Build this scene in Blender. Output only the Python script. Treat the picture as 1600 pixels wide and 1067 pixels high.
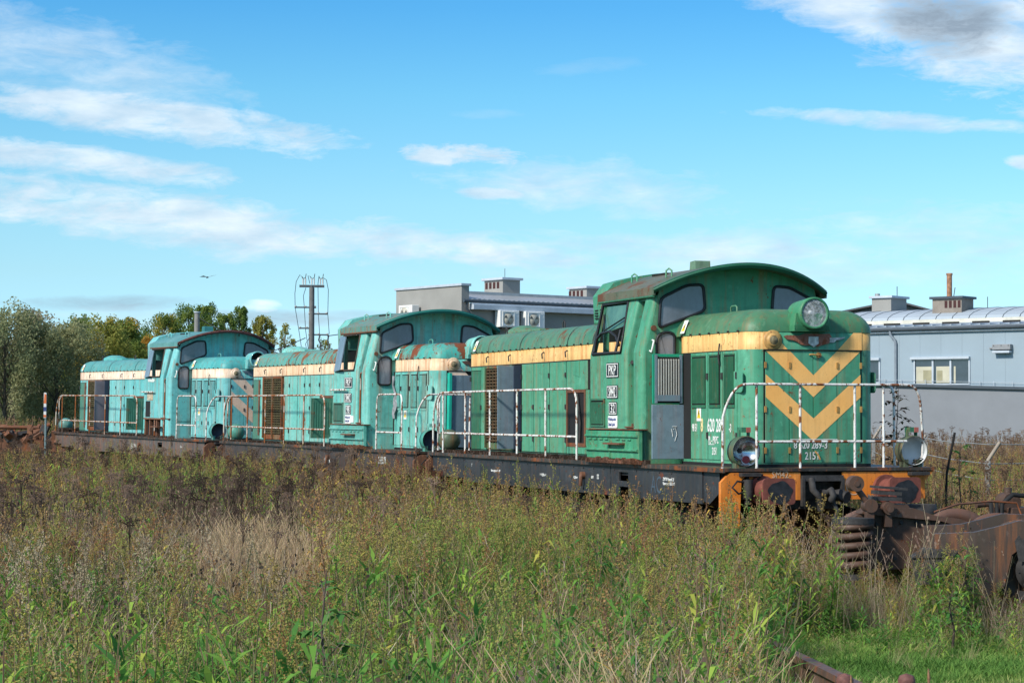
import bpy, math, random
import numpy as np
from mathutils import Vector, Matrix, Euler
R = math.radians
C = bpy.context.scene.collection
S = bpy.context.scene
for o in list(bpy.data.objects): bpy.data.objects.remove(o)

# ------------------------------------------------------------------ camera, sky, sun
H = 1.938
cam_d = bpy.data.cameras.new('camera'); cam = bpy.data.objects.new('camera', cam_d); C.objects.link(cam); S.camera = cam
cam_d.sensor_width = 36; cam_d.lens = 3448.76 / 1600 * 36; cam_d.clip_start = .1; cam_d.clip_end = 6000
_M = Matrix.Rotation(R(90 + 2.045), 4, 'X') @ Matrix.Rotation(R(.242), 4, 'Z')
cam.matrix_world = Matrix.Translation((0, 0, H)) @ _M
S.render.resolution_x = 1024; S.render.resolution_y = 682
S.view_settings.view_transform = 'Standard'; S.view_settings.look = 'None'; S.view_settings.gamma = 1
S.view_settings.exposure = 0.45

SUN_AZ, SUN_EL = R(226), R(37)       # azimuth clockwise from +Y: the sun stands left and behind the camera
sd = Vector((math.sin(SUN_AZ) * math.cos(SUN_EL), math.cos(SUN_AZ) * math.cos(SUN_EL), math.sin(SUN_EL)))
sl = bpy.data.lights.new('sun', 'SUN'); sl.energy = 3.5; sl.angle = R(6.0); sl.color = (1, .94, .84)
so = bpy.data.objects.new('sun', sl); C.objects.link(so); so.rotation_euler = sd.to_track_quat('Z', 'Y').to_euler()

W = bpy.data.worlds.new('World'); S.world = W; W.use_nodes = True
nt = W.node_tree; nt.nodes.clear()


class NT:
    """small helper that wires shader nodes"""
    def __init__(s, tree): s.t = tree
    def n(s, typ, **k):
        nd = s.t.nodes.new(typ)
        for a, b in k.items(): setattr(nd, a, b)
        return nd
    def l(s, a, b): s.t.links.new(a, b)
    def set(s, sock, v):
        if hasattr(v, 'is_linked') or isinstance(v, bpy.types.NodeSocket): s.l(v, sock)
        else: sock.default_value = v
    def m(s, op, a, b=0., c=0., clamp=False):
        nd = s.n('ShaderNodeMath', operation=op); nd.use_clamp = clamp
        s.set(nd.inputs[0], a); s.set(nd.inputs[1], b); s.set(nd.inputs[2], c)
        return nd.outputs[0]
    def mix(s, f, a, b, typ='MIX'):
        nd = s.n('ShaderNodeMix', data_type='RGBA', blend_type=typ)
        s.set(nd.inputs[0], f)
        for i, v in ((6, a), (7, b)):
            if isinstance(v, (tuple, list)): v = (*v[:3], 1)
            s.set(nd.inputs[i], v)
        return nd.outputs[2]
    def noise(s, vec, scale, detail=4, rough=.55, dist=0.):
        nd = s.n('ShaderNodeTexNoise'); nd.inputs['Scale'].default_value = scale; nd.inputs['Detail'].default_value = detail
        nd.inputs['Roughness'].default_value = rough; nd.inputs['Distortion'].default_value = dist
        if vec is not None: s.l(vec, nd.inputs['Vector'])
        return nd.outputs['Fac']
    def ramp(s, f, stops, interp='LINEAR'):
        nd = s.n('ShaderNodeValToRGB'); nd.color_ramp.interpolation = interp
        e = nd.color_ramp.elements
        while len(e) < len(stops): e.new(.5)
        for i, (p, c) in enumerate(stops):
            e[i].position = p; e[i].color = (*c[:3], 1) if isinstance(c, (tuple, list)) else (c, c, c, 1)
        s.set(nd.inputs[0], f); return nd.outputs[0]
    def map(s, vec, scale=(1, 1, 1), loc=(0, 0, 0)):
        nd = s.n('ShaderNodeMapping'); nd.inputs['Scale'].default_value = scale; nd.inputs['Location'].default_value = loc
        s.l(vec, nd.inputs['Vector']); return nd.outputs[0]


def build_sky():
    k = NT(nt)
    sky = k.n('ShaderNodeTexSky', sky_type='NISHITA'); sky.sun_disc = False
    sky.sun_elevation = SUN_EL; sky.sun_rotation = SUN_AZ; sky.altitude = 200; sky.air_density = 1.0; sky.dust_density = .4; sky.ozone_density = 2.5
    tc = k.n('ShaderNodeTexCoord'); sep = k.n('ShaderNodeSeparateXYZ'); k.l(tc.outputs['Generated'], sep.inputs[0])
    x, y, z = sep.outputs
    az = k.m('ARCTAN2', x, y); el = k.m('ARCSINE', z)
    tint = k.ramp(k.m('MULTIPLY', el, 1 / .5, clamp=True), [(0, (0.660, 1.107, 1.739)), (0.07, (0.680, 1.023, 1.410)), (0.131, (0.685, 0.967, 1.128)), (0.195, (0.660, 0.995, 1.090)), (0.293, (0.477, 0.958, 1.100)), (0.374, (0.310, 0.837, 1.119)), (.47, (.45, .92, 1.15)), (.75, (1.2, 1.25, 1.25)), (1, (1.7, 1.6, 1.5))])  # upper stops brightened above the view to add soft fill light
    base = k.mix(1., sky.outputs[0], tint, 'MULTIPLY')
    cv = k.n('ShaderNodeCombineXYZ'); k.l(k.m('MULTIPLY', az, 1.), cv.inputs[0]); k.l(k.m('MULTIPLY', el, 3.2), cv.inputs[1])
    n1 = k.noise(cv.outputs[0], 14, 8, .6, .4)
    n2 = k.noise(k.map(cv.outputs[0], (1, 1, 1), (3, 7, 0)), 46, 9, .68, .5)
    nn = k.m('ADD', k.m('MULTIPLY', k.m('SUBTRACT', n1, .5), 3.2), k.m('MULTIPLY', k.m('SUBTRACT', n2, .5), 2.3))
    # px, py, rx, ry, tilt (py rise per px), strength, softness
    blobs = [(90, 110, 290, 80, .16, .8, .9), (215, 192, 340, 38, .12, .95, .5), (130, 262, 300, 27, .10, .95, .5),
             (250, 345, 430, 50, .10, 1.0, .55), (700, 388, 330, 27, .07, 1.0, .6), (735, 242, 105, 22, .04, 1.0, .3), (765, 303, 60, 12, .05, .9, .4), (910, 290, 250, 50, .08, .85, .8),
             (1150, 388, 450, 34, .02, .9, .8), (1460, 375, 280, 56, .04, .85, .9), (1500, 60, 360, 95, .33, 1.0, .5), (1280, 0, 270, 62, .3, .95, .5), (1200, 425, 520, 30, .0, .6, .9), (350, 500, 330, 22, .0, .6, .9),
             (1370, 193, 270, 15, .08, .75, .5), (1600, 262, 50, 13, .1, .9, .4), (930, 105, 90, 14, -.1, .22, .8), (755, 180, 60, 9, 0, .2, .8)]
    tot = None
    for (px, py, rx, ry, tilt, st, soft) in blobs:
        a = (px - 800) / 3449; e = (656 - py) / 3449
        da = k.m('SUBTRACT', az, a)
        de = k.m('ADD', k.m('SUBTRACT', el, e), k.m('MULTIPLY', da, tilt))
        u = k.m('MULTIPLY', da, 3449 / rx); v = k.m('MULTIPLY', de, 3449 / ry)
        d = k.m('ADD', k.m('POWER', k.m('ABSOLUTE', u), 2.), k.m('POWER', k.m('ABSOLUTE', v), 2.))
        q = k.m('ADD', k.m('SUBTRACT', 1., d), nn)
        mk = k.m('MULTIPLY', k.m('SMOOTH_MIN', k.m('MAXIMUM', k.m('DIVIDE', q, soft * 2.0), 0.), 1., .3), st)
        tot = mk if tot is None else k.m('MAXIMUM', tot, mk)
    shade = k.noise(k.map(cv.outputs[0], (1, 1, 1), (9, 2, 0)), 30, 5, .55)
    ccol = k.mix(k.ramp(shade, [(.35, 0), (.7, 1)]), (4.4, 5.6, 6.7), (7.0, 7.6, 8.0))
    lit = k.mix(k.m('MULTIPLY', tot, .86, clamp=True), base, ccol)
    grey = None
    for (px, py, rx, ry, tilt, st) in [(1465, 42, 105, 58, .1, 1.3), (430, 498, 150, 15, .02, .7), (180, 478, 170, 14, -.02, .6), (560, 492, 90, 8, 0, .4)]:
        a = (px - 800) / 3449; e = (656 - py) / 3449
        da = k.m('SUBTRACT', az, a); de = k.m('ADD', k.m('SUBTRACT', el, e), k.m('MULTIPLY', da, tilt))
        d = k.m('ADD', k.m('POWER', k.m('ABSOLUTE', k.m('MULTIPLY', da, 3449 / rx)), 2.), k.m('POWER', k.m('ABSOLUTE', k.m('MULTIPLY', de, 3449 / ry)), 2.))
        q = k.m('ADD', k.m('SUBTRACT', 1., d), k.m('MULTIPLY', nn, .8))
        mk = k.m('MULTIPLY', k.m('DIVIDE', q, 1.4, clamp=True), st)
        grey = mk if grey is None else k.m('MAXIMUM', grey, mk)
    lit = k.mix(grey, lit, (2.3, 3.0, 3.8))
    a = (410 - 800) / 3449; e = (656 - 480) / 3449
    d = k.m('ADD', k.m('POWER', k.m('MULTIPLY', k.m('SUBTRACT', az, a), 3449 / 34), 2.), k.m('POWER', k.m('MULTIPLY', k.m('SUBTRACT', el, e), 3449 / 11), 2.))
    q = k.m('DIVIDE', k.m('ADD', k.m('SUBTRACT', 1., d), k.m('MULTIPLY', nn, 1.2)), 1.5, clamp=True)
    lit = k.mix(k.m('MULTIPLY', q, .8), lit, (8.4, 9.0, 9.6))
    bg = k.n('ShaderNodeBackground'); k.l(lit, bg.inputs[0]); bg.inputs[1].default_value = .1
    out = k.n('ShaderNodeOutputWorld'); k.l(bg.outputs[0], out.inputs[0])


build_sky()

# ------------------------------------------------------------------ materials
MATS = {}


def mat(name, col, rough=.7, metal=0., var=.12, vscale=3., bump=0., spec=.4, col2=None, coord='Object'):
    if name in MATS: return MATS[name]
    m = bpy.data.materials.new(name); m.use_nodes = True; k = NT(m.node_tree)
    b = m.node_tree.nodes['Principled BSDF']
    tc = k.n('ShaderNodeTexCoord'); v = tc.outputs[coord]
    c2 = col2 or tuple(min(1, c * (1 + var * 2)) for c in col)
    c1 = tuple(c * (1 - var) for c in col)
    f = k.noise(v, vscale, 6, .6)
    k.l(k.ramp(f, [(.3, c1), (.7, c2)]), b.inputs['Base Color'])
    b.inputs['Roughness'].default_value = rough; b.inputs['Metallic'].default_value = metal; b.inputs['Specular IOR Level'].default_value = spec
    if bump:
        bp = k.n('ShaderNodeBump'); bp.inputs['Strength'].default_value = bump; bp.inputs['Distance'].default_value = .01
        k.l(k.noise(v, vscale * 6, 5), bp.inputs['Height']); k.l(bp.outputs[0], b.inputs['Normal'])
    MATS[name] = m; return m


RUST_D, RUST_L = (.085, .028, .012), (.30, .095, .03)


def paint(name, col, faded, rust=.3, streak=.5, seed=0, rough=.48, dirt=(.05, .045, .03), dirtamt=.5, rl=RUST_L, patch=2.2, streakcol=None, worn=1.):
    """old oil paint: faded patches, vertical run marks, rust breaking through"""
    if name in MATS: return MATS[name]
    m = bpy.data.materials.new(name); m.use_nodes = True; k = NT(m.node_tree)
    b = m.node_tree.nodes['Principled BSDF']
    tc = k.n('ShaderNodeTexCoord'); v = k.map(tc.outputs['Object'], (1, 1, 1), (seed * 3.7, seed * 1.3, seed * .7))
    fade = k.noise(v, 1.1, 6, .6)
    c = k.mix(k.ramp(fade, [(.35, 0), (.68, 1)]), col, faded)
    sx = k.n('ShaderNodeSeparateXYZ'); k.l(v, sx.inputs[0]); wn = k.n('ShaderNodeTexWhiteNoise', noise_dimensions='1D'); k.l(k.m('FLOOR', k.m('MULTIPLY', sx.outputs[0], 1.27)), wn.inputs['W'])
    c = k.mix(k.m('MULTIPLY', wn.outputs['Value'], .30 * worn), c, tuple(min(1, q * 1.25 + .05) for q in faded))
    ch = k.noise(k.map(v, (1, 1, .6), (7, 1, 4)), 6, 8, .72)
    c = k.mix(k.m('MULTIPLY', k.ramp(ch, [(.58, 0), (.61, 1)]), .35 * worn), c, tuple(min(1, q * 1.3 + .06) for q in faded))
    pt = k.noise(k.map(v, (1, 1, 1.4), (2, 9, 4)), 4.5, 7, .7)
    c = k.mix(k.m('MULTIPLY', k.ramp(pt, [(.50, 0), (.72, 1)]), .45 * worn), c, tuple(q * .45 + .01 for q in col))
    vs = k.map(v, (7, 7, .35))
    st = k.noise(vs, 1.6, 5, .6)
    c = k.mix(k.m('MULTIPLY', k.ramp(st, [(.52, 0), (.78, 1)]), dirtamt), c, dirt)
    st2 = k.noise(k.map(v, (11, 11, .7), (4, 2, 8)), 1., 5, .65)
    c = k.mix(k.m('MULTIPLY', k.ramp(st2, [(.56 - streak * .12, 0), (.70, 1)]), streak), c, streakcol or (rl[0] * 1.2, rl[1] * 1.1, rl[2]))
    fine = k.noise(v, 18, 4, .6)
    pn = k.m('ADD', k.noise(k.map(v, (1, 1, .7), (5, 5, 5)), patch, 8, .68), k.m('MULTIPLY', k.m('SUBTRACT', fine, .5), .12))
    th = .76 - rust * .32
    rm = k.ramp(pn, [(th, 0), (th + .05, 1)])
    sp = k.ramp(k.noise(k.map(v, (1, 1, .8), (1, 6, 3)), 11, 6, .7), [(.655 - rust * .07, 0), (.685 - rust * .06, 1)])
    rm = k.m('MAXIMUM', rm, k.m('MULTIPLY', sp, .9))
    rc = k.mix(k.noise(v, 9, 6, .65), RUST_D, rl)
    c = k.mix(rm, c, rc)
    c = k.mix(k.m('MULTIPLY', k.ramp(k.noise(v, 60, 3), [(.6, 0), (.75, 1)]), .25), c, (.03, .03, .025))
    k.l(c, b.inputs['Base Color'])
    k.l(k.mix(rm, (rough,) * 3, (.85,) * 3), b.inputs['Roughness'])
    b.inputs['Specular IOR Level'].default_value = .35
    bp = k.n('ShaderNodeBump'); bp.inputs['Strength'].default_value = .35; bp.inputs['Distance'].default_value = .012
    k.l(k.m('ADD', k.m('ADD', k.m('MULTIPLY', rm, .5), k.noise(v, 5, 6, .6)), k.m('MULTIPLY', k.noise(v, 2.0, 2, .5), 2.6)), bp.inputs['Height']); k.l(bp.outputs[0], b.inputs['Normal'])
    MATS[name] = m; return m


def glass(name='cab_glass_reflection_grey', col=(.11, .125, .15), rough=.12):  # default grey raised in the base colour to stand for window reflections
    if name in MATS: return MATS[name]
    m = bpy.data.materials.new(name); m.use_nodes = True; k = NT(m.node_tree); b = m.node_tree.nodes['Principled BSDF']
    tc = k.n('ShaderNodeTexCoord')
    f = k.noise(k.map(tc.outputs['Object'], (1, 1, .5)), 3, 6, .6)
    k.l(k.ramp(f, [(.35, col), (.75, tuple(c * 1.9 + .02 for c in col))]), b.inputs['Base Color'])
    k.l(k.ramp(f, [(.3, rough), (.7, rough + .18)]), b.inputs['Roughness']); b.inputs['Specular IOR Level'].default_value = .8
    MATS[name] = m; return m


# ------------------------------------------------------------------ mesh helpers
class MB:
    def __init__(s): s.v = []; s.f = []; s.mi = []; s.sm = []
    def add(s, vs, fs, mi=0, smooth=False, M=None):
        o = len(s.v)
        for p in vs:
            p = Vector(p)
            s.v.append(tuple(M @ p) if M is not None else tuple(p))
        for f in fs: s.f.append(tuple(i + o for i in f)); s.mi.append(mi); s.sm.append(smooth)
        return s
    def box(s, x0, x1, y0, y1, z0, z1, mi=0, M=None):
        x0, x1 = min(x0, x1), max(x0, x1); y0, y1 = min(y0, y1), max(y0, y1); z0, z1 = min(z0, z1), max(z0, z1)
        vs = [(x, y, z) for z in (z0, z1) for y in (y0, y1) for x in (x0, x1)]
        return s.add(vs, [(0, 2, 3, 1), (4, 5, 7, 6), (0, 1, 5, 4), (2, 6, 7, 3), (0, 4, 6, 2), (1, 3, 7, 5)], mi, False, M)
    def cyl(s, p0, p1, r0, r1=None, n=16, mi=0, caps=True, smooth=True):
        r1 = r0 if r1 is None else r1; p0 = Vector(p0); p1 = Vector(p1); d = (p1 - p0)
        q = d.to_track_quat('Z', 'Y') if d.length > 1e-9 else Euler((0, 0, 0)).to_quaternion()
        vs = []
        for p, r in ((p0, r0), (p1, r1)):
            for i in range(n):
                a = 2 * math.pi * i / n; vs.append(p + q @ Vector((r * math.cos(a), r * math.sin(a), 0)))
        fs = [(i, (i + 1) % n, n + (i + 1) % n, n + i) for i in range(n)]
        s.add(vs, fs, mi, smooth)
        if caps: s.add(vs, [tuple(range(n))[::-1], tuple(range(n, 2 * n))], mi, False)
        return s
    def tube(s, pts, r, n=8, mi=0, rr=None):
        pts = [Vector(p) for p in pts]; vs = []; up = None
        for i, p in enumerate(pts):
            t = (pts[min(i + 1, len(pts) - 1)] - pts[max(i - 1, 0)]).normalized()
            if up is None:
                up = Vector((0, 0, 1)) if abs(t.z) < .9 else Vector((1, 0, 0))
            u = (up - t * up.dot(t)).normalized(); up = u; w = t.cross(u)
            rad = r if rr is None else rr[i]
            for j in range(n):
                a = 2 * math.pi * j / n; vs.append(p + u * rad * math.cos(a) + w * rad * math.sin(a))
        fs = []
        for i in range(len(pts) - 1):
            for j in range(n): fs.append((i * n + j, i * n + (j + 1) % n, (i + 1) * n + (j + 1) % n, (i + 1) * n + j))
        s.add(vs, fs, mi, True)
        s.add(vs, [tuple(range(n))[::-1], tuple(range((len(pts) - 1) * n, len(pts) * n))], mi)
        return s
    def lathe(s, prof, axis_p, axis_d, n=24, mi=0, mis=None):
        """prof: (distance along axis, radius)"""
        p = Vector(axis_p); q = Vector(axis_d).to_track_quat('Z', 'Y'); vs = []
        for (h, r) in prof:
            for i in range(n):
                a = 2 * math.pi * i / n; vs.append(p + q @ Vector((r * math.cos(a), r * math.sin(a), h)))
        for j in range(len(prof) - 1):
            fs = [(j * n + i, j * n + (i + 1) % n, (j + 1) * n + (i + 1) % n, (j + 1) * n + i) for i in range(n)]
            o = len(s.v) if j == 0 else o
            if j == 0: s.v += [tuple(x) for x in vs]
            for f in fs: s.f.append(tuple(x + o for x in f)); s.mi.append(mis[j] if mis else mi); s.sm.append(True)
        return s
    def prism(s, poly, axis, a, b, mi=0, smooth=False):
        """poly: 2-d outline in the two remaining axes (x,z for y; y,z for x; x,y for z)"""
        n = len(poly)
        def P(u, v, w): return {'x': (w, u, v), 'y': (u, w, v), 'z': (u, v, w)}[axis]
        vs = [P(u, v, a) for u, v in poly] + [P(u, v, b) for u, v in poly]
        s.add(vs, [(i, (i + 1) % n, n + (i + 1) % n, n + i) for i in range(n)], mi, smooth)
        s.add(vs, [tuple(range(n))[::-1], tuple(range(n, 2 * n))], mi)
        return s
    def build_split(s, name, mats, parent=None):
        """one object for every separate piece"""
        n = len(s.v); root = list(range(n))
        def find(a):
            while root[a] != a: root[a] = root[root[a]]; a = root[a]
            return a
        def key(p): return tuple(round(c, 4) for c in p)
        seen = {}
        for i, p in enumerate(s.v):
            k_ = key(p)
            if k_ in seen: root[find(i)] = find(seen[k_])
            else: seen[k_] = i
        for f in s.f:
            for b_ in f[1:]: root[find(b_)] = find(f[0])
        groups = {}
        for fi, f in enumerate(s.f): groups.setdefault(find(f[0]), []).append(fi)
        for g in groups.values():
            m = MB(); mp = {}
            for fi in g:
                for a in s.f[fi]:
                    if a not in mp: mp[a] = len(m.v); m.v.append(s.v[a])
                m.f.append(tuple(mp[a] for a in s.f[fi])); m.mi.append(s.mi[fi]); m.sm.append(s.sm[fi])
            m.build(name, mats, parent)
    def build(s, name, mats, parent=None, bevel=0., recalc=True):
        me = bpy.data.meshes.new(name); me.from_pydata(s.v, [], s.f)
        for m in (mats if isinstance(mats, (list, tuple)) else [mats]): me.materials.append(m)
        me.polygons.foreach_set('material_index', s.mi); me.polygons.foreach_set('use_smooth', s.sm)
        if recalc:
            import bmesh
            bm = bmesh.new(); bm.from_mesh(me); bmesh.ops.recalc_face_normals(bm, faces=bm.faces); bm.to_mesh(me); bm.free()
        o = bpy.data.objects.new(name, me); C.objects.link(o)
        if parent is not None: o.parent = parent
        if bevel:
            b = o.modifiers.new('bevel', 'BEVEL'); b.width = bevel; b.segments = 2; b.limit_method = 'ANGLE'; b.angle_limit = R(40)
        return o


def tag(o, label=None, cat=None, group=None, kind=None):
    if label: o['label'] = label
    if cat: o['category'] = cat
    if group: o['group'] = group
    if kind: o['kind'] = kind
    return o


def empty(name, loc=(0, 0, 0), rot=(0, 0, 0), label=None, cat=None, group=None):
    o = bpy.data.objects.new(name, None); C.objects.link(o); o.location = loc; o.rotation_euler = rot; o.empty_display_size = .3
    return tag(o, label, cat, group)


def big_mesh(name, v, f, mats, mi=None, rnd=None, parent=None, smooth=False):
    """fast mesh from numpy arrays; f is (n,4) or (n,3)"""
    me = bpy.data.meshes.new(name); v = np.asarray(v, np.float32); f = np.asarray(f, np.int32); n, k = f.shape
    me.vertices.add(len(v)); me.vertices.foreach_set('co', v.ravel())
    me.loops.add(n * k); me.loops.foreach_set('vertex_index', f.ravel())
    me.polygons.add(n); me.polygons.foreach_set('loop_start', np.arange(0, n * k, k, dtype=np.int32))
    try: me.polygons.foreach_set('loop_total', np.full(n, k, np.int32))
    except Exception: pass
    for m in (mats if isinstance(mats, (list, tuple)) else [mats]): me.materials.append(m)
    if mi is not None: me.polygons.foreach_set('material_index', np.asarray(mi, np.int32))
    if smooth: me.polygons.foreach_set('use_smooth', np.ones(n, bool))
    if rnd is not None:
        a = me.attributes.new('rnd', 'FLOAT', 'POINT'); a.data.foreach_set('value', np.asarray(rnd, np.float32))
    me.update(calc_edges=True)
    o = bpy.data.objects.new(name, me); C.objects.link(o)
    if parent is not None: o.parent = parent
    return o


def text(s, size, loc, rot, m, parent, name='lettering', sx=1., align='LEFT', bold=0., ext=.0015):
    cu = bpy.data.curves.new(name, 'FONT'); cu.body = s; cu.size = size; cu.align_x = align; cu.extrude = ext; cu.offset = bold; cu.resolution_u = 2
    t = bpy.data.objects.new(name, cu); C.objects.link(t)
    dg = bpy.context.evaluated_depsgraph_get(); me = bpy.data.meshes.new_from_object(t.evaluated_get(dg))
    bpy.data.objects.remove(t)
    me.name = name; me.materials.clear(); me.materials.append(m)
    me.transform(Matrix.LocRotScale(Vector(loc), Euler(rot), Vector((sx, 1, 1))))
    o = bpy.data.objects.new(name, me); C.objects.link(o); o.parent = parent
    return o


SIDE = (R(90), 0, 0)          # writing on the near flank
FRONT = (R(90), 0, R(90))     # writing on the nose

# ------------------------------------------------------------------ shared materials
BLACK = mat('black_and_opening_shade', (.012, .012, .012), .8)  # plain black; on sheets in open hatches it stands for the shade inside
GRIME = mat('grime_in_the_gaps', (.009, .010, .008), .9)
RUBBER = mat('window_rubber', (.014, .015, .017), .5, var=.3)
GLASS = glass()
WHITE = mat('white_lettering', (.72, .72, .68), .7, var=.15, vscale=30)
CREAMT = mat('cream_lettering', (.78, .62, .30), .7)
PLATEB = mat('black_number_plate', (.012, .013, .018), .5)
RUSTY = paint('bare_rusty_steel', (.11, .045, .025), (.16, .07, .035), rust=.6, streak=.4, seed=9, rough=.85)
RAILW = paint('white_rail_paint', (.66, .65, .60), (.72, .71, .67), rust=.78, streak=.3, seed=3, rough=.6, patch=9, dirtamt=.3)
RAILR = paint('rusted_rail_paint', (.55, .50, .44), (.40, .28, .2), rust=1.05, streak=.4, seed=5, rough=.8, patch=6, rl=(.42, .13, .03))
STEELG = mat('dark_cast_steel', (.03, .028, .027), .75, var=.4, vscale=8, bump=.3)
MIRROR = mat('lamp_reflector', (.42, .45, .47), .2, metal=.9, vscale=5)
LGREY = mat('grey_lamp_bowl', (.48, .50, .50), .5, var=.1)
YEL = mat('warning_yellow', (.85, .55, .03), .6)
WHITEP = mat('white_sticker', (.74, .74, .70), .6)
ORANGE = paint('orange_buffer_beam', (.66, .18, .012), (.76, .25, .03), rust=.5, streak=.6, seed=2, dirtamt=.5)
BUFR = mat('faded_red_buffer', (.15, .045, .032), .8, var=.3, vscale=6, bump=.2)
GREASE = mat('buffer_grease', (.016, .016, .018), .45, var=.5, vscale=10, bump=.3)
BLUEG = paint('blue_grey_door_lining', (.115, .175, .215), (.15, .215, .255), rust=.12, streak=.15, seed=4)
MOSS = mat('debris_of_rust_and_leaves', (.035, .02, .012), .95, var=.6, vscale=12, bump=1.)


def rrect(x0, x1, y0, y1, r, n=6):
    """plan outline of a rounded rectangle, counter-clockwise"""
    pts = []
    for cx, cy, a0 in ((x1 - r, y1 - r, 0), (x0 + r, y1 - r, 90), (x0 + r, y0 + r, 180), (x1 - r, y0 + r, 270)):
        for i in range(n + 1):
            a = R(a0 + 90 * i / n); pts.append((cx + r * math.cos(a), cy + r * math.sin(a)))
    return pts


def ring_shell(mb, levels, mis, cap_bottom=False):
    """levels: list of (outline, z); consecutive rings are bridged"""
    n = len(levels[0][0]); o = len(mb.v)
    for pts, z in levels:
        for p in pts: mb.v.append((p[0], p[1], z))
    for j in range(len(levels) - 1):
        for i in range(n):
            a = o + j * n + i; b = o + j * n + (i + 1) % n
            mb.f.append((a, b, b + n, a + n)); mb.mi.append(mis[j](i) if callable(mis[j]) else mis[j]); mb.sm.append(True)
    mb.f.append(tuple(o + (len(levels) - 1) * n + i for i in range(n))); mb.mi.append(mis[-1] if not callable(mis[-1]) else 0); mb.sm.append(True)
    return mb


HW = .96          # half width of the bonnets
DZ = 1.34         # deck height


def lean(z):      # outer face of the cab side
    return 1.50 if z <= 2.90 else 1.50 - (z - 2.90) / .80 * .20


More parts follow.
